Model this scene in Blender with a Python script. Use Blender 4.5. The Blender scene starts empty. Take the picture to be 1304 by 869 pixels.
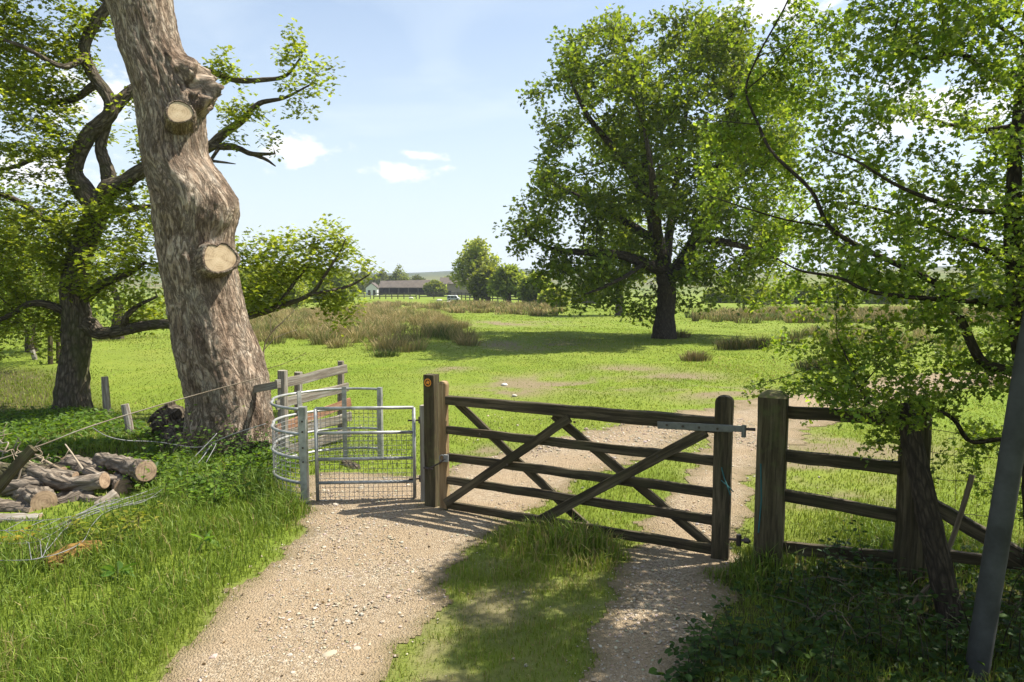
import bpy, math, random
import numpy as np
from mathutils import Vector, Matrix, noise as mnoise

random.seed(7)
RNG = np.random.default_rng(7)
scene = bpy.context.scene
COL = scene.collection
PI = math.pi

# ------------------------------------------------------------------ camera geometry
CAM_H = 2.4
FPX = 900.0
PITCH = math.atan((434.5 - 352.0) / FPX)
CP, SP = math.cos(PITCH), math.sin(PITCH)

def ray(x, y):
    u = (x - 652.0) / FPX
    v = (434.5 - y) / FPX
    return np.array([u, CP + v * SP, -SP + v * CP])

def fbm2(x, y, seed=0):
    """cheap smooth noise from sines, vectorised"""
    r = np.zeros_like(np.asarray(x, float))
    rg = np.random.default_rng(1000 + seed)
    for i in range(7):
        a = rg.uniform(0, 2 * PI); f = 0.7 * 1.55 ** i; p = rg.uniform(0, 6.28)
        r = r + np.sin((x * np.cos(a) + y * np.sin(a)) * f + p + 1.3 * np.sin((x * np.sin(a + 1) + y * np.cos(a + 1)) * f * .6 + p * 2)) / (1.3 ** i)
    return r / 3.6

def sstep(a, b, x):
    t = np.clip((x - a) / (b - a), 0, 1)
    return t * t * (3 - 2 * t)

def gz(x, y):
    """terrain height"""
    x = np.asarray(x, float); y = np.asarray(y, float)
    d = np.hypot(x * .75, y)
    z = -0.0171 * np.maximum(d - 28, 0) * (1 - sstep(215, 330, d)) + (-0.0171 * 190) * sstep(215, 330, d)
    z = np.where(d < 215, -0.0171 * np.maximum(d - 28, 0), z)
    # far moor and hills
    ang = x / np.maximum(d, 1)
    rough = 1 + .25 * np.sin(ang * 9 + 1) + .12 * np.sin(ang * 23 + 2)
    z = z + sstep(260, 1500, d) * 15.5 * rough
    z = z + sstep(120, 420, d) * sstep(0.18, 0.5, ang) * 7.5
    near = np.exp(-(d / 45.0) ** 2)
    z = z + near * (0.035 * np.sin(x * .9 + 1) * np.sin(y * .7) + .02 * np.sin(x * 1.9 + y * 1.3))
    # the ground is higher where the photographer stands and falls away a little by the left hand wood
    z = z - 0.22 * np.exp(-((x + 9.0) / 2.2) ** 2 - ((y - 13) / 4.5) ** 2)
    return z

def G(x, y):
    """pixel -> point on the ground"""
    d = ray(x, y)
    t = CAM_H / max(-d[2], 1e-4)
    for _ in range(30):
        p = np.array([0, 0, CAM_H]) + d * t
        z = float(gz(p[0], p[1]))
        if d[2] > -1e-4: break
        t = t * .4 + .6 * (CAM_H - z) / -d[2]
    return np.array([0, 0, CAM_H]) + d * t

def P(x, y, D):
    """pixel + distance (world y) -> point"""
    d = ray(x, y)
    return np.array([0, 0, CAM_H]) + d * (D / d[1])

def pxm(D):
    return D / FPX

# ------------------------------------------------------------------ mesh builder
class MB:
    def __init__(s):
        s.V = []; s.F = []; s.C = []; s.Q = []; s.n = 0; s.hasC = False
    def add(s, V, F, col=None, q=None):
        V = np.asarray(V, float).reshape(-1, 3)
        fl = F if isinstance(F, list) else [F]
        for f in fl:
            f = np.asarray(f, np.int64)
            if f.size: s.F.append(f + s.n)
        s.V.append(V)
        if col is None: c = np.ones((len(V), 3))
        else:
            c = np.asarray(col, float)
            if c.ndim == 1: c = np.tile(c, (len(V), 1))
            s.hasC = True
        s.C.append(c)
        s.Q.append(V.copy() if q is None else np.asarray(q, float))
        s.n += len(V)
    def beam(s, p0, p1, w, h, up=(0, 0, 1), seg=1, wob=0.0, ch=0.08, w1=None, h1=None, round_top=False):
        p0 = np.array(p0, float); p1 = np.array(p1, float)
        ax = p1 - p0; L = np.linalg.norm(ax); ax = ax / L
        up = np.array(up, float); side = np.cross(ax, up)
        if np.linalg.norm(side) < 1e-3: side = np.cross(ax, np.array([0, 1., 0]))
        side /= np.linalg.norm(side); up2 = np.cross(side, ax)
        c = ch
        prof = np.array([[-1 + c, -1], [1 - c, -1], [1, -1 + c], [1, 1 - c], [1 - c, 1], [-1 + c, 1], [-1, 1 - c], [-1, -1 + c]]) * .5
        w1 = w if w1 is None else w1; h1 = h if h1 is None else h1
        ts = list(np.linspace(0, 1, seg + 1)); sc = [1.0] * (seg + 1)
        if round_top:
            e = min(w, h) * .5 / L
            ts = ts[:-1] + [1 - e, 1 - e * .62, 1 - e * .28, 1 - e * .06, 1]; sc = sc[:-1] + [1, .93, .76, .48, .2]
        V = []; Q = []; off = np.random.default_rng(int(abs(p0[0] * 997 + p0[1] * 131 + p1[2] * 71) * 10) % 99991).uniform(0, 40, 3)
        rr = np.random.default_rng(int(abs(p0[0] * 1297 + p1[1] * 431) * 10) % 99991)
        for t, k in zip(ts, sc):
            ww = w + (w1 - w) * t; hh = h + (h1 - h) * t
            d = rr.normal(0, wob, 2)
            ctr = p0 + ax * L * t + side * d[0] + up2 * d[1]
            pr = prof * np.array([ww * k, hh]) if round_top else prof * np.array([ww, hh])
            pr = pr * (1 + rr.normal(0, wob * .6 / max(ww, .02), (8, 2)) * (wob > 0))
            V.append(ctr + pr[:, :1] * side + pr[:, 1:] * up2)
            Q.append(np.column_stack([np.full(8, L * t), pr[:, 0], pr[:, 1]]) + off)
        n = len(ts)
        F = [[(i * 8 + j), i * 8 + (j + 1) % 8, (i + 1) * 8 + (j + 1) % 8, (i + 1) * 8 + j] for i in range(n - 1) for j in range(8)]
        caps = np.array([list(range(7, -1, -1)), [(n - 1) * 8 + j for j in range(8)]])
        s.add(np.vstack(V), [np.array(F), caps], q=np.vstack(Q))
    def tube(s, path, rad, n=8, cap=True, col=None, jit=0.0, seed=0):
        path = np.asarray(path, float); m = len(path)
        rad = np.full(m, rad) if np.isscalar(rad) else np.asarray(rad, float)
        tg = np.gradient(path, axis=0); tg /= np.maximum(np.linalg.norm(tg, axis=1, keepdims=True), 1e-9)
        a = np.array([0, 0, 1.]) if abs(tg[0][2]) < .9 else np.array([1., 0, 0])
        u = np.cross(tg[0], a); u /= np.linalg.norm(u)
        th = np.arange(n) * 2 * PI / n
        V = np.zeros((m, n, 3)); Q = np.zeros((m, n, 3)); ln = 0
        rg = np.random.default_rng(seed + int(abs(path[0][0] * 1000 + path[0][2] * 313)) % 9999)
        off = rg.uniform(0, 30, 3)
        for i in range(m):
            u = u - tg[i] * np.dot(u, tg[i]); nu = np.linalg.norm(u)
            u = u / nu if nu > 1e-6 else np.cross(tg[i], [1, 0, .3])
            w = np.cross(tg[i], u)
            if i: ln += np.linalg.norm(path[i] - path[i - 1])
            r = rad[i] * (1 + (rg.normal(0, jit, n) if jit else 0))
            r = np.broadcast_to(r, n)
            V[i] = path[i] + (np.cos(th) * r)[:, None] * u + (np.sin(th) * r)[:, None] * w
            Q[i, :, 0] = ln; Q[i, :, 1] = np.cos(th) * rad[i]; Q[i, :, 2] = np.sin(th) * rad[i]
        ii, jj = np.meshgrid(np.arange(m - 1), np.arange(n), indexing='ij'); j2 = (jj + 1) % n
        F = np.stack([ii * n + jj, ii * n + j2, (ii + 1) * n + j2, (ii + 1) * n + jj], -1).reshape(-1, 4)
        fl = [F]
        if cap: fl.append(np.array([list(range(n - 1, -1, -1)), [(m - 1) * n + j for j in range(n)]]))
        s.add(V.reshape(-1, 3), fl, col=col, q=Q.reshape(-1, 3) + off)
    def box(s, c, sz, rz=0.0):
        c = np.array(c, float); sx, sy, szz = np.array(sz) * .5
        d = np.array([math.cos(rz), math.sin(rz), 0])
        s.beam(c - d * sx, c + d * sx, sy * 2, szz * 2, ch=0.03)
    def build(s, name, mat, parent=None, smooth=False):
        V = np.vstack(s.V).astype(np.float32)
        me = bpy.data.meshes.new(name)
        me.vertices.add(len(V)); me.vertices.foreach_set('co', V.ravel())
        loops = np.concatenate([f.ravel() for f in s.F]).astype(np.int32)
        tot = np.concatenate([np.full(len(f), f.shape[1]) for f in s.F]).astype(np.int32)
        st = np.concatenate([[0], np.cumsum(tot)[:-1]]).astype(np.int32)
        me.loops.add(len(loops)); me.loops.foreach_set('vertex_index', loops)
        me.polygons.add(len(tot)); me.polygons.foreach_set('loop_start', st)
        try: me.polygons.foreach_set('loop_total', tot)
        except Exception: pass
        me.polygons.foreach_set('use_smooth', np.full(len(tot), smooth))
        if s.hasC:
            a = me.attributes.new('col', 'FLOAT_COLOR', 'POINT')
            c = np.ones((len(V), 4), np.float32); c[:, :3] = np.vstack(s.C)
            a.data.foreach_set('color', c.ravel())
        else:
            a = me.attributes.new('q', 'FLOAT_VECTOR', 'POINT')
            a.data.foreach_set('vector', np.vstack(s.Q).astype(np.float32).ravel())
        me.update(calc_edges=True); me.validate()
        me.materials.append(mat)
        o = bpy.data.objects.new(name, me); COL.objects.link(o)
        if parent is not None: o.parent = parent; o.matrix_parent_inverse = parent.matrix_basis.inverted()
        return o

def tag(o, label=None, cat=None, group=None, kind=None):
    if label: o['label'] = label
    if cat: o['category'] = cat
    if group: o['group'] = group
    if kind: o['kind'] = kind
    return o

def thing(name, loc, label, cat, group=None):
    o = bpy.data.objects.new(name, None); COL.objects.link(o)
    o.location = Vector([float(v) for v in loc]); o.empty_display_size = .2
    return tag(o, label, cat, group)

def copy_tree(o, parent=None):
    c = o.copy(); COL.objects.link(c)
    if parent is not None: c.parent = parent; c.matrix_parent_inverse = o.matrix_parent_inverse
    for ch in [k for k in COL.objects if k.parent == o]: copy_tree(ch, c)
    return c

def catmull(pts, per=6):
    pts = [np.array(p, float) for p in pts]
    P_ = [2 * pts[0] - pts[1]] + pts + [2 * pts[-1] - pts[-2]]
    out = []
    for i in range(1, len(P_) - 2):
        for k in range(per):
            t = k / per; a, b, c, d = P_[i - 1:i + 3]
            out.append(.5 * ((2 * b) + (-a + c) * t + (2 * a - 5 * b + 4 * c - d) * t * t + (-a + 3 * b - 3 * c + d) * t ** 3))
    out.append(pts[-1]); return np.array(out)

# ------------------------------------------------------------------ materials
def new_mat(name):
    m = bpy.data.materials.new(name); m.use_nodes = True
    nt = m.node_tree; nt.nodes.clear()
    out = nt.nodes.new('ShaderNodeOutputMaterial')
    return m, nt, out
def N(nt, t, **kw):
    n = nt.nodes.new(t)
    for k, v in kw.items():
        if k in n.inputs: n.inputs[k].default_value = v
        else: setattr(n, k, v)
    return n
def L(nt, a, b): nt.links.new(a, b)
def rgba(c): return (c[0], c[1], c[2], 1)
def ramp(nt, fac, stops):
    r = nt.nodes.new('ShaderNodeValToRGB'); e = r.color_ramp.elements
    while len(e) < len(stops): e.new(.5)
    for k, (p, c) in zip(e, stops): k.position = p; k.color = rgba(c)
    L(nt, fac, r.inputs[0]); return r.outputs[0]
def qcoord(nt, scale):
    a = N(nt, 'ShaderNodeAttribute', attribute_name='q')
    m = N(nt, 'ShaderNodeMapping'); m.inputs['Scale'].default_value = scale
    L(nt, a.outputs['Vector'], m.inputs[0]); return m.outputs[0]
def ocoord(nt, scale=(1, 1, 1)):
    a = N(nt, 'ShaderNodeTexCoord')
    m = N(nt, 'ShaderNodeMapping'); m.inputs['Scale'].default_value = scale
    L(nt, a.outputs['Object'], m.inputs[0]); return m.outputs[0]
def noise_n(nt, vec, scale, detail=5, rough=.6, dist=0.0):
    n = N(nt, 'ShaderNodeTexNoise'); n.inputs['Scale'].default_value = scale; n.inputs['Detail'].default_value = detail
    n.inputs['Roughness'].default_value = rough; n.inputs['Distortion'].default_value = dist
    L(nt, vec, n.inputs['Vector']); return n.outputs['Fac']
def mix(nt, f, a, b, mode='MIX'):
    n = N(nt, 'ShaderNodeMix', data_type='RGBA', blend_type=mode)
    if hasattr(f, 'links'): L(nt, f, n.inputs[0])
    else: n.inputs[0].default_value = f
    for s, k in ((a, 6), (b, 7)):
        if hasattr(s, 'links'): L(nt, s, n.inputs[k])
        else: n.inputs[k].default_value = rgba(s)
    return n.outputs[2]
def math_n(nt, op, a, b=0.0, clamp=False):
    n = N(nt, 'ShaderNodeMath', operation=op); n.use_clamp = clamp
    for s, k in ((a, 0), (b, 1)):
        if hasattr(s, 'links'): L(nt, s, n.inputs[k])
        else: n.inputs[k].default_value = s
    return n.outputs[0]
def bump(nt, h, strength, dist):
    b = N(nt, 'ShaderNodeBump'); b.inputs['Strength'].default_value = strength; b.inputs['Distance'].default_value = dist
    L(nt, h, b.inputs['Height']); return b.outputs[0]

def mat_leaf(name, trans=.38, rough=.45, spec=.35, tmul=(1.25, 1.2, .55)):
    m, nt, out = new_mat(name)
    a = N(nt, 'ShaderNodeAttribute', attribute_name='col')
    pb = N(nt, 'ShaderNodeBsdfPrincipled'); pb.inputs['Roughness'].default_value = rough
    pb.inputs['Specular IOR Level'].default_value = spec
    L(nt, a.outputs['Color'], pb.inputs['Base Color'])
    tr = N(nt, 'ShaderNodeBsdfTranslucent')
    L(nt, mix(nt, 1.0, a.outputs['Color'], tmul, 'MULTIPLY'), tr.inputs[0])
    ms = N(nt, 'ShaderNodeMixShader'); ms.inputs[0].default_value = trans
    L(nt, pb.outputs[0], ms.inputs[1]); L(nt, tr.outputs[0], ms.inputs[2]); L(nt, ms.outputs[0], out.inputs[0])
    return m

def mat_wood(name, dark, mid, light, sc=(1.5, 24, 24), bmp=.006, rough=.8, moss=None, mossamt=.5):
    m, nt, out = new_mat(name)
    v = qcoord(nt, sc)
    n1 = noise_n(nt, v, 1.6, 6, .65, .3); n2 = noise_n(nt, v, .35, 3, .6)
    c = ramp(nt, n1, [(.3, dark), (.5, mid), (.72, light)])
    c = mix(nt, math_n(nt, 'MULTIPLY', n2, .5), c, dark)
    sl_ = N(nt, 'ShaderNodeMapRange'); sl_.inputs[1].default_value = .5; sl_.inputs[2].default_value = .64; L(nt, noise_n(nt, qcoord(nt, (.9, 14, 14)), 1.3, 6, .7), sl_.inputs[0])
    c = mix(nt, math_n(nt, 'MULTIPLY', sl_.outputs[0], .5), c, tuple(min(k * 1.5 + .02, .5) for k in light))
    v2 = qcoord(nt, (1, 1, 1))
    n3 = noise_n(nt, v2, 6, 5, .65)
    if moss is not None:
        f = N(nt, 'ShaderNodeMapRange'); f.inputs[1].default_value = .5; f.inputs[2].default_value = .68
        L(nt, n3, f.inputs[0]); c = mix(nt, math_n(nt, 'MULTIPLY', f.outputs[0], mossamt), c, moss)
    pb = N(nt, 'ShaderNodeBsdfPrincipled'); pb.inputs['Roughness'].default_value = rough; pb.inputs['Specular IOR Level'].default_value = .2
    L(nt, c, pb.inputs['Base Color'])
    L(nt, bump(nt, math_n(nt, 'ADD', n1, math_n(nt, 'MULTIPLY', n3, .5)), .8, bmp), pb.inputs['Normal'])
    L(nt, pb.outputs[0], out.inputs[0]); return m

def mat_bark(name, dark, mid, light, sc=(3, 9, 9), bmp=.03, scale=1.5, moss=None):
    m, nt, out = new_mat(name)
    v = qcoord(nt, sc)
    n1 = noise_n(nt, v, scale, 7, .65, .6)
    vo = N(nt, 'ShaderNodeTexVoronoi'); vo.feature = 'DISTANCE_TO_EDGE'; vo.inputs['Scale'].default_value = scale * .9
    L(nt, v, vo.inputs['Vector'])
    crack = N(nt, 'ShaderNodeMapRange'); crack.inputs[2].default_value = .22; L(nt, vo.outputs['Distance'], crack.inputs[0])
    c = ramp(nt, n1, [(.28, dark), (.5, mid), (.72, light)])
    c = mix(nt, crack.outputs[0], mix(nt, .75, c, dark), c)
    n3 = noise_n(nt, qcoord(nt, (1, 1, 1)), 2.2, 5, .6)
    if moss is not None:
        f = N(nt, 'ShaderNodeMapRange'); f.inputs[1].default_value = .52; f.inputs[2].default_value = .66
        L(nt, n3, f.inputs[0]); c = mix(nt, math_n(nt, 'MULTIPLY', f.outputs[0], .6), c, moss)
    pb = N(nt, 'ShaderNodeBsdfPrincipled'); pb.inputs['Roughness'].default_value = .9; pb.inputs['Specular IOR Level'].default_value = .15
    L(nt, c, pb.inputs['Base Color'])
    h = math_n(nt, 'ADD', n1, math_n(nt, 'MULTIPLY', crack.outputs[0], .6))
    L(nt, bump(nt, h, .9, bmp), pb.inputs['Normal']); L(nt, pb.outputs[0], out.inputs[0]); return m

def mat_plain(name, c, rough=.6, metal=0.0, var=.25, sc=6.0, bmp=.002, spec=.4, c2=None):
    m, nt, out = new_mat(name)
    v = ocoord(nt); n1 = noise_n(nt, v, sc, 6, .65)
    d = c2 if c2 is not None else tuple(k * (1 - var) for k in c)
    cc = ramp(nt, n1, [(.35, d), (.65, c)])
    pb = N(nt, 'ShaderNodeBsdfPrincipled'); pb.inputs['Roughness'].default_value = rough; pb.inputs['Metallic'].default_value = metal
    pb.inputs['Specular IOR Level'].default_value = spec
    L(nt, cc, pb.inputs['Base Color']); L(nt, bump(nt, n1, .5, bmp), pb.inputs['Normal']); L(nt, pb.outputs[0], out.inputs[0]); return m

def mat_cut(stops=((.25, (.3, .2, .1)), (.48, (.52, .385, .23)), (.75, (.62, .49, .32)))):
    m, nt, out = new_mat('sawn wood end')
    v = qcoord(nt, (1, 1, 1))
    ln = N(nt, 'ShaderNodeVectorMath', operation='LENGTH'); L(nt, v, ln.inputs[0])
    n1 = noise_n(nt, v, 9, 4, .6)
    s = math_n(nt, 'SINE', math_n(nt, 'ADD', math_n(nt, 'MULTIPLY', ln.outputs['Value'], 230), math_n(nt, 'MULTIPLY', n1, 9)))
    c = ramp(nt, math_n(nt, 'ADD', math_n(nt, 'MULTIPLY', s, .045), n1), list(stops))
    nv = N(nt, 'ShaderNodeVectorMath', operation='NORMALIZE'); L(nt, v, nv.inputs[0])
    ck = N(nt, 'ShaderNodeMapRange'); ck.inputs[1].default_value = .6; ck.inputs[2].default_value = .68; L(nt, noise_n(nt, nv.outputs[0], 5.5, 4, .6), ck.inputs[0])
    c = mix(nt, math_n(nt, 'MULTIPLY', ck.outputs[0], .45), c, (.16, .1, .05))
    rim = N(nt, 'ShaderNodeMapRange'); rim.inputs[1].default_value = .1; rim.inputs[2].default_value = .26; L(nt, math_n(nt, 'ADD', ln.outputs['Value'], math_n(nt, 'MULTIPLY', n1, .1)), rim.inputs[0])
    c = mix(nt, math_n(nt, 'MULTIPLY', rim.outputs[0], .3), c, (.3, .2, .11))
    pb = N(nt, 'ShaderNodeBsdfPrincipled'); pb.inputs['Roughness'].default_value = .8
    L(nt, c, pb.inputs['Base Color']); L(nt, bump(nt, n1, .5, .004), pb.inputs['Normal']); L(nt, pb.outputs[0], out.inputs[0]); return m

def mat_deadbark():
    m, nt, out = new_mat('weathered dead oak bark')
    a = noise_n(nt, qcoord(nt, (2.1, 3.0, 3.0)), 1.3, 9, .7, .4)
    b = noise_n(nt, qcoord(nt, (12, 20, 20)), 1.0, 8, .74, .5)
    d = noise_n(nt, qcoord(nt, (2.6, 9, 9)), 1.0, 7, .66, 1.5)
    e = noise_n(nt, qcoord(nt, (1, 1, 1)), 38, 5, .7)
    ridge = math_n(nt, 'ABSOLUTE', math_n(nt, 'SUBTRACT', d, .5))
    cr = N(nt, 'ShaderNodeMapRange'); cr.inputs[1].default_value = .0; cr.inputs[2].default_value = .075; L(nt, ridge, cr.inputs[0])
    v = math_n(nt, 'ADD', math_n(nt, 'MULTIPLY', a, .62), math_n(nt, 'MULTIPLY', b, .42))
    c = ramp(nt, v, [(.35, (.085, .055, .036)), (.44, (.235, .163, .11)), (.53, (.38, .287, .205)), (.63, (.57, .475, .365))])
    c = mix(nt, math_n(nt, 'MULTIPLY', math_n(nt, 'SUBTRACT', 1.0, cr.outputs[0]), .7), c, (.045, .033, .024))
    g = N(nt, 'ShaderNodeMapRange'); g.inputs[1].default_value = .6; g.inputs[2].default_value = .7
    L(nt, noise_n(nt, qcoord(nt, (.7, 3, 3)), 1.9, 6, .65), g.inputs[0])
    c = mix(nt, math_n(nt, 'MULTIPLY', g.outputs[0], .7), c, (.52, .45, .36))
    pb = N(nt, 'ShaderNodeBsdfPrincipled'); pb.inputs['Roughness'].default_value = .92; pb.inputs['Specular IOR Level'].default_value = .12
    L(nt, c, pb.inputs['Base Color'])
    h = math_n(nt, 'ADD', math_n(nt, 'MULTIPLY', cr.outputs[0], .45), math_n(nt, 'ADD', math_n(nt, 'MULTIPLY', b, 1.1), math_n(nt, 'MULTIPLY', e, .35)))
    L(nt, bump(nt, h, 1.0, .034), pb.inputs['Normal']); L(nt, pb.outputs[0], out.inputs[0]); return m

M = {}
M['leaf'] = mat_leaf('leaf', .55, .5, .28, (1.45, 1.38, .62))
M['leafgloss'] = mat_leaf('glossy leaf', .56, .5, .28, (1.5, 1.42, .62))
M['grass'] = mat_leaf('grass blade', .36, .5, .25, (1.1, 1.1, .6))
M['rush'] = mat_leaf('rush stem', .15, .7, .1, (1, 1, .8))
M['gate'] = mat_wood('weathered dark gate timber', (.018, .014, .008), (.052, .04, .021), (.115, .087, .048), moss=(.05, .054, .018), mossamt=.35)
M['post'] = mat_wood('greenish post timber', (.024, .018, .009), (.058, .045, .022), (.11, .086, .044), moss=(.085, .1, .03), mossamt=.5)
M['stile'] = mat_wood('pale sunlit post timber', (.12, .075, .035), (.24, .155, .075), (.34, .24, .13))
M['greywood'] = mat_wood('silvered old timber', (.1, .08, .06), (.24, .2, .155), (.4, .345, .28))
M['redwood'] = mat_wood('new reddish rail', (.2, .09, .05), (.34, .17, .1), (.42, .24, .15))
M['cut'] = mat_cut()
M['cutold'] = mat_cut([(.3, (.1, .065, .04)), (.48, (.26, .175, .105)), (.7, (.42, .3, .19))])
M['bark_dead'] = mat_deadbark()
M['bark_oak'] = mat_bark('oak bark', (.035, .027, .019), (.115, .09, .062), (.235, .195, .145), sc=(4, 12, 12), bmp=.03, scale=1.5, moss=(.06, .065, .02))
M['bark_dark'] = mat_bark('dark oak bark', (.022, .017, .012), (.06, .047, .033), (.13, .105, .075), sc=(4, 12, 12), bmp=.03, scale=1.5)
M['bark_thorn'] = mat_bark('thorn bark', (.018, .014, .01), (.05, .038, .026), (.11, .085, .06), sc=(6, 24, 24), bmp=.01, scale=1.5)
M['bark_log'] = mat_bark('log bark', (.07, .055, .04), (.21, .168, .125), (.4, .335, .26), sc=(2, 9, 9), bmp=.03, scale=1.6)
M['bark_moss'] = mat_bark('mossy log', (.1, .06, .02), (.24, .14, .035), (.34, .22, .07), sc=(5, 12, 12), bmp=.03, scale=2)
M['twig'] = mat_wood('dead twig', (.14, .1, .06), (.3, .235, .16), (.46, .38, .28))
M['dtwig'] = mat_wood('dark dead twig', (.06, .045, .03), (.14, .105, .07), (.24, .19, .13))
M['galv'] = mat_plain('galvanised steel', (.42, .42, .4), .5, .45, .3, 9, .0008, c2=(.2, .2, .185))
M['wire'] = mat_plain('galvanised wire', (.23, .23, .22), .6, .2, .3, 20, .0004)
M['iron'] = mat_plain('dark iron fitting', (.05, .048, .045), .5, .6, .4, 20, .001, c2=(.09, .06, .045))
M['strap'] = mat_plain('grey painted strap', (.17, .17, .155), .55, .3, .3, 25, .001)
M['pole'] = mat_plain('smooth grey pole', (.07, .07, .066), .8, 0.0, .35, 5, .003, spec=.15, c2=(.04, .04, .036))
M['orange'] = mat_plain('orange waymark', (.75, .26, .02), .4, 0, .1)
M['black'] = mat_plain('black plastic', (.015, .015, .014), .4)
M['white'] = mat_plain('white paint', (.8, .8, .78), .5)
M['wool'] = mat_plain('sheep wool', (.72, .68, .6), .95)
M['tyre'] = mat_plain('tyre rubber', (.02, .02, .02), .8)
M['glassd'] = mat_plain('dark glass', (.03, .035, .04), .1)
M['roof'] = mat_plain('old brown tile roof', (.12, .095, .072), .9, 0, .3, 1.2, .03, c2=(.07, .057, .045))
M['stone'] = mat_plain('brown stone wall', (.26, .21, .16), .95, 0, .3, 1.5, .03, c2=(.17, .14, .11))
M['darkin'] = mat_plain('dark boards and unlit openings', (.03, .025, .02), .9)  # near-black; on doorways it stands in for the shade inside
M['limew'] = mat_plain('white gable wall', (.74, .73, .7), .8)
M['farwood'] = mat_plain('far fence timber', (.1, .085, .065), .85)
M['leafstem'] = mat_plain('green stem', (.12, .16, .05), .7)
M['teal'] = mat_plain('teal twine', (.03, .12, .12), .8)

# ------------------------------------------------------------------ vegetation helpers
def rand_unit(n, rng):
    v = rng.normal(size=(n, 3)); return v / np.linalg.norm(v, axis=1, keepdims=True)

LEAF6 = np.array([[0, 0, 0], [.32, .26, .07], [.72, .24, .05], [1, 0, -.06], [.72, -.24, .05], [.32, -.26, .07]])
LEAF6F = np.array([[0, 1, 2, 3], [0, 3, 4, 5]])
LOBE = np.array([[0, 0, 0], [.3, .12, .02], [.38, .42, .08], [.55, .16, .03], [.78, .34, .05], [1, 0, -.08], [.78, -.34, .05], [.55, -.16, .03], [.38, -.42, .08], [.3, -.12, .02]])
LOBEF = np.array([[0, 1, 3, 5], [0, 5, 7, 9]]); LOBET = np.array([[1, 2, 3], [3, 4, 5], [5, 6, 7], [7, 8, 9]])

def leaves(mb, pos, size, cols, rng, up=.65, width=1.0, lobed=False, outward=None, droop=0.0):
    n = len(pos)
    nrm = rand_unit(n, rng) * (1 - up) + np.array([0, 0, up]); nrm /= np.linalg.norm(nrm, axis=1, keepdims=True)
    d = rand_unit(n, rng) if outward is None else outward + .5 * rand_unit(n, rng)
    d[:, 2] -= droop
    d = d - nrm * np.sum(d * nrm, 1, keepdims=True); d /= np.maximum(np.linalg.norm(d, axis=1, keepdims=True), 1e-6)
    s = np.cross(nrm, d)
    T = LOBE if lobed else LEAF6
    sz = size * rng.uniform(.65, 1.25, n)
    V = pos[:, None, :] + sz[:, None, None] * (T[None, :, :1] * d[:, None] + T[None, :, 1:2] * width * s[:, None] + T[None, :, 2:] * nrm[:, None])
    k = len(T); base = (np.arange(n) * k)[:, None, None]
    F = [((LOBEF if lobed else LEAF6F)[None] + base).reshape(-1, 4)]
    if lobed: F.append((LOBET[None] + base).reshape(-1, 3))
    mb.add(V.reshape(-1, 3), F, col=np.repeat(cols, k, axis=0))

def leafcol(n, rng, base, alt, var=.18, altp=.35):
    t = rng.random((n, 1)) ** (1 / max(altp, .05) * .5)
    c = np.array(base) * (1 - t) + np.array(alt) * t
    return np.clip(c * (1 + rng.normal(0, var, (n, 1))), .003, 1)

def colonize(nodes, parents, att, step, kill, iters=140, jitter=.25, seed=3, infl=1e9):
    rng = np.random.default_rng(seed)
    pos = np.array(nodes, float); par = list(parents)
    att = np.array(att, float); near = np.zeros(len(att), int); nd = np.full(len(att), 1e18)
    def upd(lo):
        nonlocal near, nd
        for a in range(lo, len(pos), 400):
            b = min(a + 400, len(pos))
            dd = ((att[:, None, :] - pos[None, a:b]) ** 2).sum(-1); k = dd.argmin(1); v = dd[np.arange(len(att)), k]
            m = v < nd; nd[m] = v[m]; near[m] = k[m] + a
    upd(0)
    for it in range(iters):
        keep = nd > kill * kill
        att = att[keep]; near = near[keep]; nd = nd[keep]
        if len(att) < 3: break
        act = nd < infl * infl
        if not act.any(): break
        ids, inv = np.unique(near[act], return_inverse=True)
        d = att[act] - pos[near[act]]; d /= np.linalg.norm(d, axis=1, keepdims=True)
        acc = np.zeros((len(ids), 3)); np.add.at(acc, inv, d)
        acc += rng.normal(0, jitter, acc.shape)
        acc /= np.maximum(np.linalg.norm(acc, axis=1, keepdims=True), 1e-6)
        new = pos[ids] + acc * step
        lo = len(pos); pos = np.vstack([pos, new]); par.extend(ids.tolist())
        upd(lo)
    return pos, np.array(par)

def radii_of(par, r0, e, given):
    n = len(par); acc = np.zeros(n)
    r = np.zeros(n)
    kids = np.zeros(n, int)
    for i in range(n):
        if par[i] >= 0: kids[par[i]] += 1
    for i in range(n - 1, -1, -1):
        ri = r0 if acc[i] == 0 else acc[i] ** (1 / e)
        if i in given: ri = max(given[i], r0)
        r[i] = ri
        if par[i] >= 0: acc[par[i]] += ri ** e
    return r

def tree_skeleton(limbs, per=5):
    """limbs: list of (polyline world pts, radii). First is the trunk, later ones attach to the nearest existing node."""
    nodes = []; par = []; given = {}
    for k, (pts, rad) in enumerate(limbs):
        c = catmull(pts, per); rr = np.interp(np.linspace(0, len(pts) - 1, len(c)), np.arange(len(pts)), rad)
        prev = -1
        if k:
            A = np.array(nodes); prev = int(((A - c[0]) ** 2).sum(1).argmin())
        for i, (p, r) in enumerate(zip(c, rr)):
            nodes.append(p); par.append(prev); prev = len(nodes) - 1; given[prev] = r
    return nodes, par, given

def chains(par, r):
    n = len(par); kids = [[] for _ in range(n)]
    for i in range(n):
        if par[i] >= 0: kids[par[i]].append(i)
    starts = [i for i in range(n) if par[i] < 0]; out = []
    stack = [(None, s) for s in starts]
    while stack:
        p, s = stack.pop(); ch = [s] if p is None else [p, s]
        cur = s
        while kids[cur]:
            k = max(kids[cur], key=lambda j: r[j])
            for j in kids[cur]:
                if j != k: stack.append((cur, j))
            ch.append(k); cur = k
        out.append((ch, p is not None))
    return out

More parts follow.
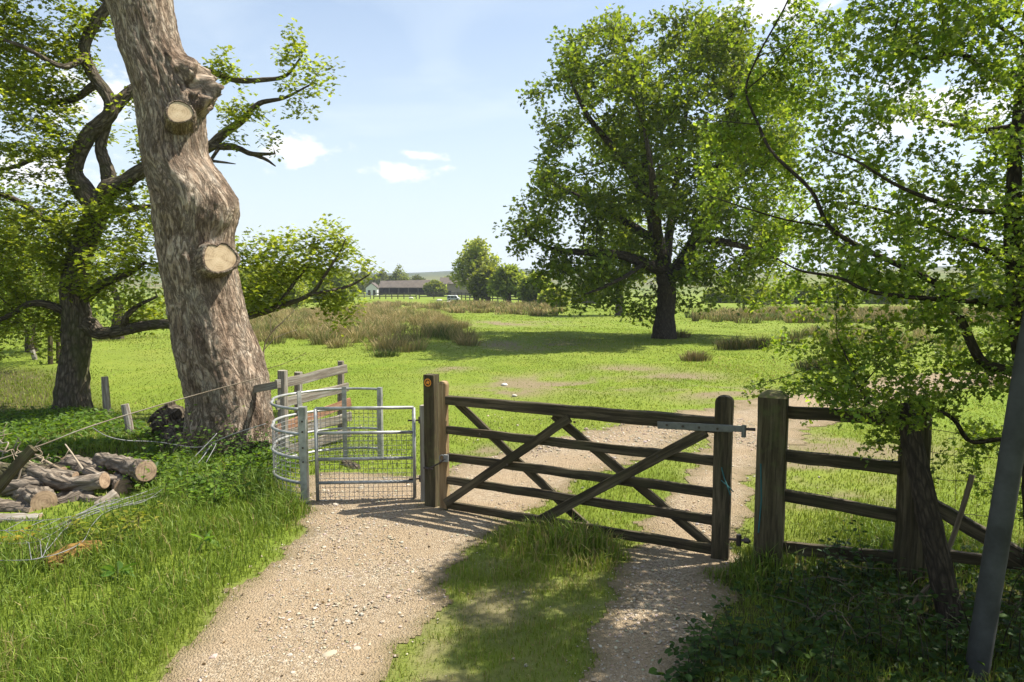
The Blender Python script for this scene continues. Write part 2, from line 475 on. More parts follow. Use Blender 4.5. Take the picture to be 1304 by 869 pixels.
def build_tree(name, label, cat, limbs, att, step, kill, r0, e, bark, leafmat, leafspec, split=.06, group=None, seed=3, per=5, jit=.05, wig=0.0, iters=140):
    nodes, par, given = tree_skeleton(limbs, per)
    nodes = np.array(nodes)
    pos, par = colonize(nodes, par, att, step, kill, seed=seed, iters=iters)
    r = radii_of(par, r0, e, given)
    root = thing(name, pos[0], label, cat, group)
    tr = MB(); br = MB(); n0 = len(nodes)
    for ch, att_ in chains(par, r):
        rad = r[ch].copy()
        if att_: rad[0] = min(rad[0], rad[1] * 1.15 if len(rad) > 1 else rad[0])
        big = rad.max()
        pth = pos[ch].copy()
        if att_ and len(ch) == 2 and big < r0 * 1.5: pass
        ns = 14 if big > .25 else 10 if big > .1 else 6 if big > .03 else 4 if big > .008 else 3
        (tr if big > split else br).tube(pth, rad, ns, cap=True, jit=jit if big > .05 else 0, seed=seed)
    tr.build('trunk', bark, root, True)
    if br.n and len(br.V) < 8: br = MB()
    if br.n: br.build('branches', bark, root, True)
    # leaves
    rng = np.random.default_rng(seed + 50)
    thr, per_node, spread, size, base, alt, lobed, upb = leafspec
    cand = np.where(r < thr)[0]; cand = cand[cand >= n0]
    cen = np.repeat(pos[cand], per_node, axis=0)
    if len(cen):
        off = rand_unit(len(cen), rng) * (rng.random((len(cen), 1)) ** .6) * spread
        # every twig carries its own tint
        tw = np.repeat(rng.normal(0, .2, len(cand)), per_node)[:, None]
        cols = leafcol(len(cen), rng, base, alt) * (1 + tw)
        mb = MB(); leaves(mb, cen + off, size, np.clip(cols, .003, 1), rng, up=upb, lobed=lobed, outward=off / spread)
        mb.build('crown', leafmat, root)
    return root, pos, par, r

def blob_points(blobs, rng, dens=1.0):
    """blobs: (px, py, rpx, D, depthradius, count)"""
    out = []
    for (x, y, rp, D, dr, n) in blobs:
        n = max(3, int(n * dens)); c = P(x, y, D); rw = rp * np.linalg.norm(c - [0, 0, CAM_H]) / FPX
        v = rand_unit(n, rng) * (rng.random((n, 1)) ** (1 / 2.4))
        m = max(3, int(n / 11)); sub = rand_unit(m, rng) * (rng.random((m, 1)) ** (1 / 2.2)) * .92
        k = rng.random(n) < .85
        v[k] = sub[rng.integers(0, m, k.sum())] + rng.normal(0, .12, (k.sum(), 3))
        out.append(c + v * np.array([rw, dr, rw]))
    return np.vstack(out)

# ------------------------------------------------------------------ ground regions (defined on the ground itself)
def gpoly(pts): return np.array([G(x, y)[:2] for x, y in pts])
PATHS = [
    gpoly([(90, 990), (195, 869), (300, 765), (380, 690), (404, 655), (404, 640), (396, 622), (402, 610), (440, 606), (500, 604), (530, 610), (540, 640), (575, 655), (640, 664), (600, 702), (560, 738), (530, 790), (480, 855), (400, 990)]),
    gpoly([(570, 606), (600, 588), (660, 573), (740, 556), (806, 538), (880, 527), (960, 511), (1060, 491), (1200, 478), (1420, 470), (1420, 486), (1200, 497), (1100, 520), (1000, 532), (930, 547), (860, 563), (800, 584), (740, 612), (690, 640), (640, 664), (575, 655)]),
    gpoly([(905, 560), (930, 545), (1000, 530), (1045, 535), (990, 580), (952, 620), (930, 700), (905, 760), (880, 805), (862, 869), (850, 990), (715, 990), (752, 869), (782, 800), (802, 735), (822, 690), (850, 645), (882, 600)]),
]
def poly_sd(poly, x, y):
    """signed distance, positive inside"""
    inside = np.zeros(x.shape, bool); dm = np.full(x.shape, 1e9)
    n = len(poly)
    for i in range(n):
        a = poly[i]; b = poly[(i + 1) % n]
        c = ((a[1] > y) != (b[1] > y)) & (x < (b[0] - a[0]) * (y - a[1]) / (b[1] - a[1] + 1e-12) + a[0])
        inside ^= c
        e = b - a; t = np.clip(((x - a[0]) * e[0] + (y - a[1]) * e[1]) / (e @ e), 0, 1)
        dm = np.minimum(dm, np.hypot(x - a[0] - t * e[0], y - a[1] - t * e[1]))
    return np.where(inside, dm, -dm)
def path_w(x, y):
    s = np.full(np.shape(x), -1e9)
    for k, p in enumerate(PATHS): s = np.maximum(s, poly_sd(p, x, y) - (0, .06, .1)[k] + (.3 * fbm2(x * 1.3, y * 1.3, 3) if k == 2 else 0))
    sc = .2 * np.clip(np.hypot(x, y) / 8, .6, 2)
    s = s + sc * (fbm2(x * 2.2, y * 2.2, 1) + .8 * fbm2(x * 7, y * 7, 2) + .55 * fbm2(x * 15, y * 15, 4))
    return sstep(-.3, .26, s / np.clip(np.hypot(x, y) / 8, .7, 3))
WORN = [(*G(680, 489)[:2], 1.1), (*G(650, 500)[:2], .6), (*G(760, 492)[:2], .9), (*G(715, 482)[:2], .8), (*G(670, 440)[:2], 1.6), (*G(640, 412)[:2], 2.5), (*G(860, 480)[:2], .9), (*G(610, 575)[:2], .3), (*G(1010, 600)[:2], .7), (*G(1080, 570)[:2], 1.0), (*G(1060, 640)[:2], .5), (*G(930, 500)[:2], 1.0), (*G(800, 470)[:2], .7), (*G(570, 470)[:2], .5)]
def worn(x, y):
    w = np.zeros(np.shape(x))
    for a, b, s in WORN: w = np.maximum(w, np.exp(-(((x - a) / (s * 1.3)) ** 2 + ((y - b) / s) ** 2)))
    return np.clip(w * 1.3, 0, 1) * sstep(.0, .45, fbm2(x * 2.5, y * 2.5, 5) + .4)

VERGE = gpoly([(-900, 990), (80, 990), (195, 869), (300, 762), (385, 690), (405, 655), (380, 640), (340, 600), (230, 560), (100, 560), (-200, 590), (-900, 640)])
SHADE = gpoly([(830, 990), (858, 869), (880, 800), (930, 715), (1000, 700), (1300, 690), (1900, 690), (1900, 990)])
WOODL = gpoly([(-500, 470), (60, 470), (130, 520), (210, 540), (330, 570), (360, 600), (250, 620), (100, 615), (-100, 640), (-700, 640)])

STRIP = gpoly([(470, 990), (500, 855), (560, 738), (620, 690), (640, 664), (800, 680), (800, 735), (782, 800), (752, 869), (715, 990)])
PILE = gpoly([(-160, 720), (20, 700), (120, 668), (215, 620), (190, 585), (60, 585), (-160, 600)])
# ------------------------------------------------------------------ setting: ground, path
def make_ground():
    ys = np.concatenate([np.linspace(-14, 3, 24)[:-1], np.linspace(3, 16, 90)[:-1], np.geomspace(16, 2600, 150)])
    xs_h = np.concatenate([np.linspace(0, 8, 60)[:-1], np.geomspace(8, 2600, 80)])
    xs = np.concatenate([-xs_h[::-1][:-1], xs_h])
    X, Y = np.meshgrid(xs, ys); Z = gz(X, Y)
    ny, nx = X.shape
    i, j = np.meshgrid(np.arange(ny - 1), np.arange(nx - 1), indexing='ij')
    F = np.stack([i * nx + j, i * nx + j + 1, (i + 1) * nx + j + 1, (i + 1) * nx + j], -1).reshape(-1, 4)
    xf, yf = X.ravel(), Y.ravel()
    d = np.hypot(xf, yf)
    near = d < 60
    w = np.zeros(len(xf)); w[near] = np.maximum(path_w(xf[near], yf[near]), .75 * sstep(-.05, .2, poly_sd(STRIP, xf[near], yf[near])) * sstep(-.3, .3, fbm2(xf[near] * 2.4, yf[near] * 2.4, 47) + .05))
    wr = np.zeros(len(xf)); wr[near] = worn(xf[near], yf[near])
    wood = np.clip(sstep(-.6, .4, poly_sd(WOODL, xf, yf)) + sstep(-.5, .3, poly_sd(SHADE, xf, yf)), 0, 1) * near  # wood floor, plus SHADE where dark soil paints in the hawthorn's shade
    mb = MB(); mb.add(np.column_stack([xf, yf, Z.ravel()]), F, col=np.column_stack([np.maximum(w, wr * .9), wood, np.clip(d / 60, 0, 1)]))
    m, nt, out = new_mat('meadow ground')
    a = N(nt, 'ShaderNodeAttribute', attribute_name='col'); sep = N(nt, 'ShaderNodeSeparateColor'); L(nt, a.outputs['Color'], sep.inputs[0])
    v = ocoord(nt)
    big = noise_n(nt, v, .12, 5, .6); med = noise_n(nt, v, .9, 5, .65); fine = math_n(nt, 'ADD', math_n(nt, 'MULTIPLY', noise_n(nt, v, 14, 6, .7), .5), math_n(nt, 'MULTIPLY', noise_n(nt, v, 75, 6, .75), .5))
    g = ramp(nt, med, [(.3, (.12, .175, .018)), (.5, (.155, .215, .022)), (.72, (.21, .245, .035))])
    g = mix(nt, ramp(nt, big, [(.4, (0, 0, 0)), (.7, (.6, .6, .6))]), g, (.2, .215, .045))
    far = noise_n(nt, v, .025, 6, .7)
    moor = ramp(nt, far, [(.35, (.05, .075, .022)), (.5, (.12, .13, .04)), (.65, (.19, .15, .07))])
    cam = N(nt, 'ShaderNodeVectorMath', operation='LENGTH'); L(nt, v, cam.inputs[0])
    mr = N(nt, 'ShaderNodeMapRange'); mr.inputs[1].default_value = 150; mr.inputs[2].default_value = 420; L(nt, cam.outputs['Value'], mr.inputs[0])
    g = mix(nt, mr.outputs[0], g, moor)
    mr2 = N(nt, 'ShaderNodeMapRange'); mr2.inputs[1].default_value = 650; mr2.inputs[2].default_value = 1000; L(nt, cam.outputs['Value'], mr2.inputs[0])
    g = mix(nt, mr2.outputs[0], g, ramp(nt, noise_n(nt, v, .012, 8, .75), [(.42, (.022, .036, .014)), (.58, (.06, .075, .03)), (.66, (.13, .14, .05))]))
    soil = ramp(nt, fine, [(.3, (.12, .085, .05)), (.7, (.3, .235, .15))])
    g = mix(nt, sep.outputs[0], g, soil)
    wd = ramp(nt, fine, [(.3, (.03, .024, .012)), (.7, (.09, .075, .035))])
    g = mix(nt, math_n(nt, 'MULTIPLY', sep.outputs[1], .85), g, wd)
    g = mix(nt, .35, g, ramp(nt, fine, [(.3, (.45, .45, .45)), (.7, (1, 1, 1))]), 'MULTIPLY')
    pb = N(nt, 'ShaderNodeBsdfPrincipled'); pb.inputs['Roughness'].default_value = .95; pb.inputs['Specular IOR Level'].default_value = .1
    L(nt, g, pb.inputs['Base Color']); L(nt, bump(nt, fine, .8, .03), pb.inputs['Normal']); L(nt, pb.outputs[0], out.inputs[0])
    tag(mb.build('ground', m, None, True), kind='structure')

def make_path():
    mb = MB()
    for (x0, x1, y0, y1, h) in ((-4.5, 3.6, 2.4, 9.0, .035), (-2.5, 16, 9.0, 17.5, .07)):
        xs = np.arange(x0, x1 + h * .5, h); ys = np.arange(y0, y1 + h * .5, h)
        X, Y = np.meshgrid(xs, ys); w = path_w(X, Y)
        Z = gz(X, Y) + .003 + .012 * w + .006 * fbm2(X * 5, Y * 5, 8) * w
        ny, nx = X.shape; i, j = np.meshgrid(np.arange(ny - 1), np.arange(nx - 1), indexing='ij')
        keep = (w[:-1, :-1] + w[1:, 1:] + w[1:, :-1] + w[:-1, 1:]) / 4 > .3
        F = np.stack([i * nx + j, i * nx + j + 1, (i + 1) * nx + j + 1, (i + 1) * nx + j], -1)[keep]
        used = np.unique(F); rm = np.full(ny * nx, -1); rm[used] = np.arange(len(used))
        V = np.column_stack([X.ravel(), Y.ravel(), Z.ravel()])[used]
        mb.add(V, rm[F], col=np.column_stack([w.ravel()[used]] * 3))
    m, nt, out = new_mat('gravel path')
    v = ocoord(nt); a = N(nt, 'ShaderNodeAttribute', attribute_name='col')
    vo = N(nt, 'ShaderNodeTexVoronoi'); vo.inputs['Scale'].default_value = 62; L(nt, v, vo.inputs['Vector'])
    vo2 = N(nt, 'ShaderNodeTexVoronoi'); vo2.inputs['Scale'].default_value = 150; L(nt, v, vo2.inputs['Vector'])
    n1 = noise_n(nt, v, 1.3, 5, .65); n2 = noise_n(nt, v, 30, 5, .7)
    sp = N(nt, 'ShaderNodeSeparateColor'); L(nt, vo.outputs['Color'], sp.inputs[0])
    c = ramp(nt, sp.outputs[0], [(.05, (.2, .15, .095)), (.5, (.33, .255, .168)), (.93, (.49, .405, .29))])
    dust = ramp(nt, n2, [(.3, (.265, .193, .117)), (.7, (.42, .318, .202))])
    f = N(nt, 'ShaderNodeMapRange'); f.inputs[1].default_value = .34; f.inputs[2].default_value = .58; L(nt, n1, f.inputs[0])
    c = mix(nt, f.outputs[0], c, dust)
    dk = N(nt, 'ShaderNodeMapRange'); dk.inputs[1].default_value = .62; dk.inputs[2].default_value = .75; L(nt, noise_n(nt, v, 3.1, 5, .7), dk.inputs[0])
    c = mix(nt, math_n(nt, 'MULTIPLY', dk.outputs[0], .5), c, (.13, .1, .06))
    sp2 = N(nt, 'ShaderNodeSeparateColor'); L(nt, a.outputs['Color'], sp2.inputs[0])
    c = mix(nt, math_n(nt, 'SUBTRACT', 1.0, sp2.outputs[0], True), c, (.17, .135, .065))
    pb = N(nt, 'ShaderNodeBsdfPrincipled'); pb.inputs['Roughness'].default_value = .95; pb.inputs['Specular IOR Level'].default_value = .15
    L(nt, c, pb.inputs['Base Color'])
    h = math_n(nt, 'ADD', math_n(nt, 'MULTIPLY', vo.outputs['Distance'], -.8), math_n(nt, 'MULTIPLY', vo2.outputs['Distance'], -.4))
    h = math_n(nt, 'ADD', h, math_n(nt, 'MULTIPLY', n2, .5))
    L(nt, bump(nt, h, 1.0, .02), pb.inputs['Normal']); L(nt, pb.outputs[0], out.inputs[0])
    tag(mb.build('path', m, None, True), kind='structure')

STONE_V = None
def stones(mb, pos, size, cols, rng, flat=.6):
    phi = (1 + 5 ** .5) / 2
    V = np.array([[-1, phi, 0], [1, phi, 0], [-1, -phi, 0], [1, -phi, 0], [0, -1, phi], [0, 1, phi], [0, -1, -phi], [0, 1, -phi], [phi, 0, -1], [phi, 0, 1], [-phi, 0, -1], [-phi, 0, 1]]) / 1.9
    F = np.array([[0, 11, 5], [0, 5, 1], [0, 1, 7], [0, 7, 10], [0, 10, 11], [1, 5, 9], [5, 11, 4], [11, 10, 2], [10, 7, 6], [7, 1, 8], [3, 9, 4], [3, 4, 2], [3, 2, 6], [3, 6, 8], [3, 8, 9], [4, 9, 5], [2, 4, 11], [6, 2, 10], [8, 6, 7], [9, 8, 1]])
    n = len(pos); a = rng.uniform(0, 2 * PI, n)
    W = V[None] * (1 + rng.normal(0, .18, (n, 12, 1))) * np.stack([np.ones(n), rng.uniform(.55, 1, n), rng.uniform(.35, flat, n)], 1)[:, None]
    W = W * size[:, None, None]
    x = W[..., 0] * np.cos(a)[:, None] - W[..., 1] * np.sin(a)[:, None]; y = W[..., 0] * np.sin(a)[:, None] + W[..., 1] * np.cos(a)[:, None]
    W = np.stack([x, y, W[..., 2]], -1) + pos[:, None]
    mb.add(W.reshape(-1, 3), (F[None] + (np.arange(n) * 12)[:, None, None]).reshape(-1, 3), col=np.repeat(cols, 12, 0))

M['pebble'] = mat_leaf('pebble', 0.0, .9, .15)
def make_gravel():
    rng = np.random.default_rng(21); mb = MB()
    n = 90000; x = rng.uniform(-4, 4, n); y = rng.uniform(2.8, 12, n)
    w = path_w(x, y); k = (rng.random(n) < w * np.clip(.9 - (y - 4) * .07, .25, 1) * (.12 + .88 * (fbm2(x * 1.4, y * 1.4, 12) > -.15)) * 1.1) | (rng.random(n) < .012)
    k &= poly_sd(WOODL, x, y) < 0
    x, y, w = x[k], y[k], w[k]; s = rng.lognormal(math.log(.0062), .5, len(x)).clip(.003, .03) * np.clip(y / 7, .9, 1.4)
    t = rng.random((len(x), 1)); c = np.array([.24, .19, .13]) * (1 - t) + np.array([.46, .395, .31]) * t
    c = c * (1 + rng.normal(0, .12, c.shape) * .4)
    z = gz(x, y) + .006 + .012 * w + s * .1
    stones(mb, np.column_stack([x, y, z]), s, np.clip(c, .05, .8), rng)
    o = mb.build('gravel', M['pebble']); tag(o, kind='stuff')
    tag(o, 'loose buff gravel scattered over the track and footpath', 'gravel')
    # single stones one can point at
    big = [(455, 828, .05, 'pale flat stone beside the foot track', (.5, .43, .33)), (443, 793, .038, 'small pale stone in the middle of the foot track', (.56, .5, .42)),
           (427, 855, .032, 'white pebble at the bottom of the foot track', (.72, .7, .66)), (490, 745, .045, 'flat brown stone bedded in the foot track', (.38, .3, .2)),
           (372, 712, .03, 'pale stone beside the grass edge of the foot track', (.55, .47, .36)), (460, 623, .07, 'dusty stone lying inside the kissing gate', (.42, .36, .27)),
           (420, 836, .07, 'broad worn stone flush with the foot track', (.5, .42, .3)), (832, 678, .035, 'dark stone under the field gate', (.2, .17, .14)),
           (642, 491, .11, 'white stone on the worn patch of pasture', (.7, .67, .6)), (655, 505, .1, 'pale stone at the near edge of the worn patch', (.6, .55, .46))]
    for i, (px, py, r, lab, c) in enumerate(big):
        c = tuple(k * .75 for k in c); b = MB(); p = G(px, py) + [0, 0, r * .12]
        stones(b, p[None], np.array([r]), np.array([c]), np.random.default_rng(i + 5), .42)
        o = b.build('stone', M['pebble'], None, True)
        sd = o.modifiers.new('round', 'SUBSURF'); sd.levels = 1; sd.render_levels = 1
        tag(o, lab, 'stone', 'single stones on the ground')

make_ground(); make_path(); make_gravel()

# ------------------------------------------------------------------ grass
def blades(mb, x, y, h, w, cols, rng, bend=.5, z0=None):
    n = len(x); z = gz(x, y) if z0 is None else z0
    a = rng.uniform(0, 2 * PI, n); b = rng.uniform(0, 2 * PI, n)
    bd = np.abs(rng.normal(0, bend, n)) + .1
    base = np.column_stack([x, y, z - .01]); sd = np.column_stack([np.cos(a), np.sin(a), np.zeros(n)])
    dr = np.column_stack([np.cos(b), np.sin(b), np.zeros(n)])
    mid = base + np.column_stack([np.zeros(n), np.zeros(n), h * .6]) + dr * (h * bd * .25)[:, None]
    tip = base + np.column_stack([np.zeros(n), np.zeros(n), h * np.clip(1.05 - bd * .35, .45, 1)]) + dr * (h * bd * .85)[:, None]
    V = np.stack([base - sd * w[:, None] * .5, base + sd * w[:, None] * .5, mid + sd * w[:, None] * .42, mid - sd * w[:, None] * .42, tip], 1)
    o = (np.arange(n) * 5)[:, None]
    mb.add(V.reshape(-1, 3), [np.array([[0, 1, 2, 3]]) + o, np.array([[3, 2, 4]]) + o], col=np.repeat(cols, 5, 0))

TUFTS = [(*G(520, 664)[:2], .35, .2), (*G(548, 650)[:2], .3, .16), (*G(725, 700)[:2], .5, .24), (*G(770, 705)[:2], .35, .22), (*G(680, 690)[:2], .35, .17), (*G(368, 655)[:2], .35, .2), (*G(340, 630)[:2], .4, .16),
         (*G(920, 735)[:2], .5, .2), (*G(990, 730)[:2], .4, .2), (*G(1150, 690)[:2], 1.0, .12)]
def make_grass():
    rng = np.random.default_rng(31)
    near = MB(); field = MB()
    for (r0, r1, dens, wd, hh) in ((2.9, 5.5, 5200, .0045, 1.0), (5.5, 8.5, 3000, .006, 1.0), (8.5, 13, 1300, .009, 1.0), (13, 20, 520, .014, 1.05), (20, 34, 170, .024, 1.1), (34, 75, 30, .05, 1.3)):
        A = (r1 ** 2 - r0 ** 2) * math.radians(92) / 2; n = int(A * dens)
        r = np.sqrt(rng.uniform(r0 ** 2, r1 ** 2, n)); t = np.radians(rng.uniform(-46, 46, n))
        x = r * np.sin(t); y = r * np.cos(t)
        pw = path_w(x, y); wo = worn(x, y)
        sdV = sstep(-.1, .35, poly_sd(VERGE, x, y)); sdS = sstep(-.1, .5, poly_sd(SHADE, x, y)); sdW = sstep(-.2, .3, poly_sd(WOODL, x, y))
        cl = fbm2(x * 1.6, y * 1.6, 41); cl2 = fbm2(x * .5, y * .5, 43)
        keep = rng.random(n) < np.clip(1.05 - pw * 1.25 - wo * .85, 0.0, 1) * np.clip(.75 + .5 * cl, .25, 1) * (1 - .55 * sdS) * (1 - .35 * sdW)
        sdT = sstep(-.05, .2, poly_sd(STRIP, x, y)); bare = sdT * sstep(-.3, .3, fbm2(x * 2.4, y * 2.4, 47) + .35 * fbm2(x * 9, y * 9, 48) + .05)
        keep &= rng.random(n) > .72 * bare + .1 * sdT
        keep &= ~((poly_sd(PILE, x, y) > 0) & (rng.random(n) < .6))
        keep |= (rng.random(n) < .012)
        keep &= ~((np.hypot((x + 3.95), (y - 9.75)) < .55))
        x, y, pw, sdV, sdS, sdW, cl, cl2, sdT, bare = [k[keep] for k in (x, y, pw, sdV, sdS, sdW, cl, cl2, sdT, bare)]
        h = .055 + .03 * np.clip(cl2, -1, 1) + .1 * sdV * (.9 + .8 * cl) + .05 * sdS + .07 * sdW
        tf = np.zeros(len(x))
        for a, b, s, hm in TUFTS:
            g = np.exp(-((x - a) ** 2 + (y - b) ** 2) / (s * s) * 1.6) * (1 - .8 * pw); h = h + hm * .68 * g; tf = np.maximum(tf, g)
        h = h * (1 - .6 * (poly_sd(PILE, x, y) > -.1))
        h = h * (1 - .35 * sstep(8, 13, np.hypot(x, y)))
        h = np.maximum(h, .025) * rng.uniform(.55, 1.35, len(x)) * hh
        h = h * (1 - .6 * np.clip(pw * 1.6, 0, 1)) * (1 - .3 * bare) + .045 * sdT * sstep(.0, .6, fbm2(x * 4.5, y * 4.5, 49)) * (1 - bare)
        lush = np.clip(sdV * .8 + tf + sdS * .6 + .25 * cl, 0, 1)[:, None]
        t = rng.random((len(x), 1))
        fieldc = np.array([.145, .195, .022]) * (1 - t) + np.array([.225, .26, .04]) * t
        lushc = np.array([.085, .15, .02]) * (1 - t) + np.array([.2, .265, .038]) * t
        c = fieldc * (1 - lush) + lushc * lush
        dry = (rng.random((len(x), 1)) < .05 + .22 * sdT[:, None] + .2 * (cl2[:, None] > .45) + .3 * np.clip(pw[:, None], 0, 1)); c = np.where(dry, np.array([.3, .25, .1]), c)
        c = np.clip(c * (1 + rng.normal(0, .13 if r1 < 9 else .08, (len(x), 1))) * (1 + .26 * cl2[:, None] + .12 * cl[:, None]), .01, 1)
        w = wd * rng.uniform(.6, 1.4, len(x)) * (1 + .5 * lush[:, 0])
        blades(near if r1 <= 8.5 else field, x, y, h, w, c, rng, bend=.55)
    o = near.build('grass', M['grass']); tag(o, 'bright green grass on the verges and between the wheel tracks', 'grass', kind='stuff')
    o = field.build('pasture_grass', M['grass']); tag(o, 'short yellow green grass of the pasture beyond the gates', 'grass', kind='stuff')
make_grass()

# ------------------------------------------------------------------ rushes
def rush_blades(mb, cx, cy, rad, n, h, wd, rng, green=.35, spread=.35, tone=1.0):
    r = np.sqrt(rng.random(n)) * rad; a = rng.uniform(0, 2 * PI, n)
    x = cx + r * np.cos(a); y = cy + r * np.sin(a); z = gz(x, y)
    hh = h * rng.uniform(.6, 1.15, n) * (1 - .35 * (r / rad) ** 2)
    out = np.column_stack([np.cos(a), np.sin(a), np.zeros(n)]) * (r / rad * spread + .05)[:, None] + rng.normal(0, .12, (n, 3)) * [1, 1, 0]
    s = rng.uniform(0, 2 * PI, n); sd = np.column_stack([np.cos(s), np.sin(s), np.zeros(n)]) * (wd * rng.uniform(.6, 1.3, n))[:, None] * .5
    b = np.column_stack([x, y, z - .02]); m = b + np.column_stack([np.zeros(n), np.zeros(n), hh * .6]) + out * (hh * .35)[:, None]
    t = b + np.column_stack([np.zeros(n), np.zeros(n), hh]) + out * (hh * 1.0)[:, None]
    V = np.stack([b - sd, b + sd, m + sd * .8, m - sd * .8, t], 1); o = (np.arange(n) * 5)[:, None]
    k = rng.random((n, 1))
    tip = np.array([.4, .27, .13]) * (1 - k) + np.array([.54, .41, .22]) * k
    grn = np.array([.06, .1, .022]) * (1 - k) + np.array([.12, .16, .04]) * k
    isg = rng.random((n, 1)) < green
    tip = np.where(isg, grn * 1.2, tip); basec = np.where(isg, grn, np.array([.2, .18, .06]) * (.8 + .4 * k))
    mid = (tip + basec) / 2
    C = np.stack([basec, basec, mid, mid, tip], 1).reshape(-1, 3) * tone
    mb.add(V.reshape(-1, 3), [np.array([[0, 1, 2, 3]]) + o, np.array([[3, 2, 4]]) + o], col=C)

def make_rushes():
    rng = np.random.default_rng(51)
    def patch(name, label, poly, n, h, per, wd, green, kind='stuff', cat='rushes', edge=.3):
        pl = gpoly(poly); mb = MB(); lo = pl.min(0); hi = pl.max(0); k = 0
        while k < n:
            x, y = rng.uniform(lo, hi)
            sd = float(poly_sd(pl, np.array([x]), np.array([y]))[0]) + edge * 1.2 * float(fbm2(np.array([x]), np.array([y]), 60)[0])
            if sd < 0: continue
            gr = green + .5 * float(fbm2(np.array([x * .7]), np.array([y * .7]), 61)[0])
            rush_blades(mb, x, y, rng.uniform(.2, .5), per, h * rng.uniform(.5, 1.25), wd, rng, np.clip(gr + rng.normal(0, .15), .03, .95), .75, rng.uniform(.7, 1.25)); k += 1
        tag(mb.build(name, M['rush']), label, cat, kind=kind)
    patch('rushes', 'large brown and green rush bed left of the pasture path', [(300, 425), (345, 400), (420, 396), (480, 396), (560, 402), (600, 424), (600, 441), (570, 447), (500, 450), (450, 455), (440, 448), (400, 440), (330, 446), (250, 450)], 400, .62, 130, .014, .22)
    patch('rushes', 'far brown rush band in front of the barn and bushes', [(530, 390), (600, 386), (700, 389), (720, 398), (700, 404), (640, 401), (560, 398)], 190, .62, 60, .04, .28, edge=.8)
    patch('rushes', 'distant brown rush patch below the barn', [(440, 391), (475, 387), (520, 387), (541, 390), (530, 394), (470, 396)], 90, .55, 50, .04, .15, edge=.8)
    patch('rushes', 'brown rush bed beyond the oak and the thorn', [(870, 402), (960, 396), (1100, 396), (1300, 398), (1420, 405), (1300, 415), (1100, 412), (960, 412), (880, 410)], 520, .7, 60, .035, .25, edge=.8)
    patch('rushes', 'patchy tan rushes in the rough ground by the track bend', [(980, 425), (1060, 420), (1200, 425), (1400, 430), (1400, 450), (1150, 448), (1000, 442)], 70, .5, 90, .018, .3, edge=.8)
    def tussock(px, py, rx, n, h, lab, green, tone=.6):
        p = G(px, py); mb = MB(); D = p[1]; w = rx * D / FPX
        for k in range(n):
            rush_blades(mb, p[0] + rng.uniform(-w, w), p[1] + rng.uniform(-.35, .35) * w, rng.uniform(.25, .45), 120, h * rng.uniform(.8, 1.1), .014, rng, green, .6, tone)
        o = mb.build('rush_tussock', M['rush']); tag(o, lab, 'rush tussock', 'rush tussocks around the oak')
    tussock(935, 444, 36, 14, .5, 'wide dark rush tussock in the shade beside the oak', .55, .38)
    tussock(887, 459, 11, 5, .34, 'small flattened brown rush tussock near the oak shade', .1)
    tussock(866, 430, 4, 3, .42, 'small rush tuft at the foot of the oak trunk', .3)
    tussock(998, 437, 9, 5, .36, 'low dark rush tuft behind the thorn twigs', .5)
    tussock(1040, 470, 22, 9, .4, 'green rush tussock by the far track bend', .7)
    tussock(490, 454, 4, 3, .28, 'small green tuft at the near edge of the rush bed', .9)
make_rushes()

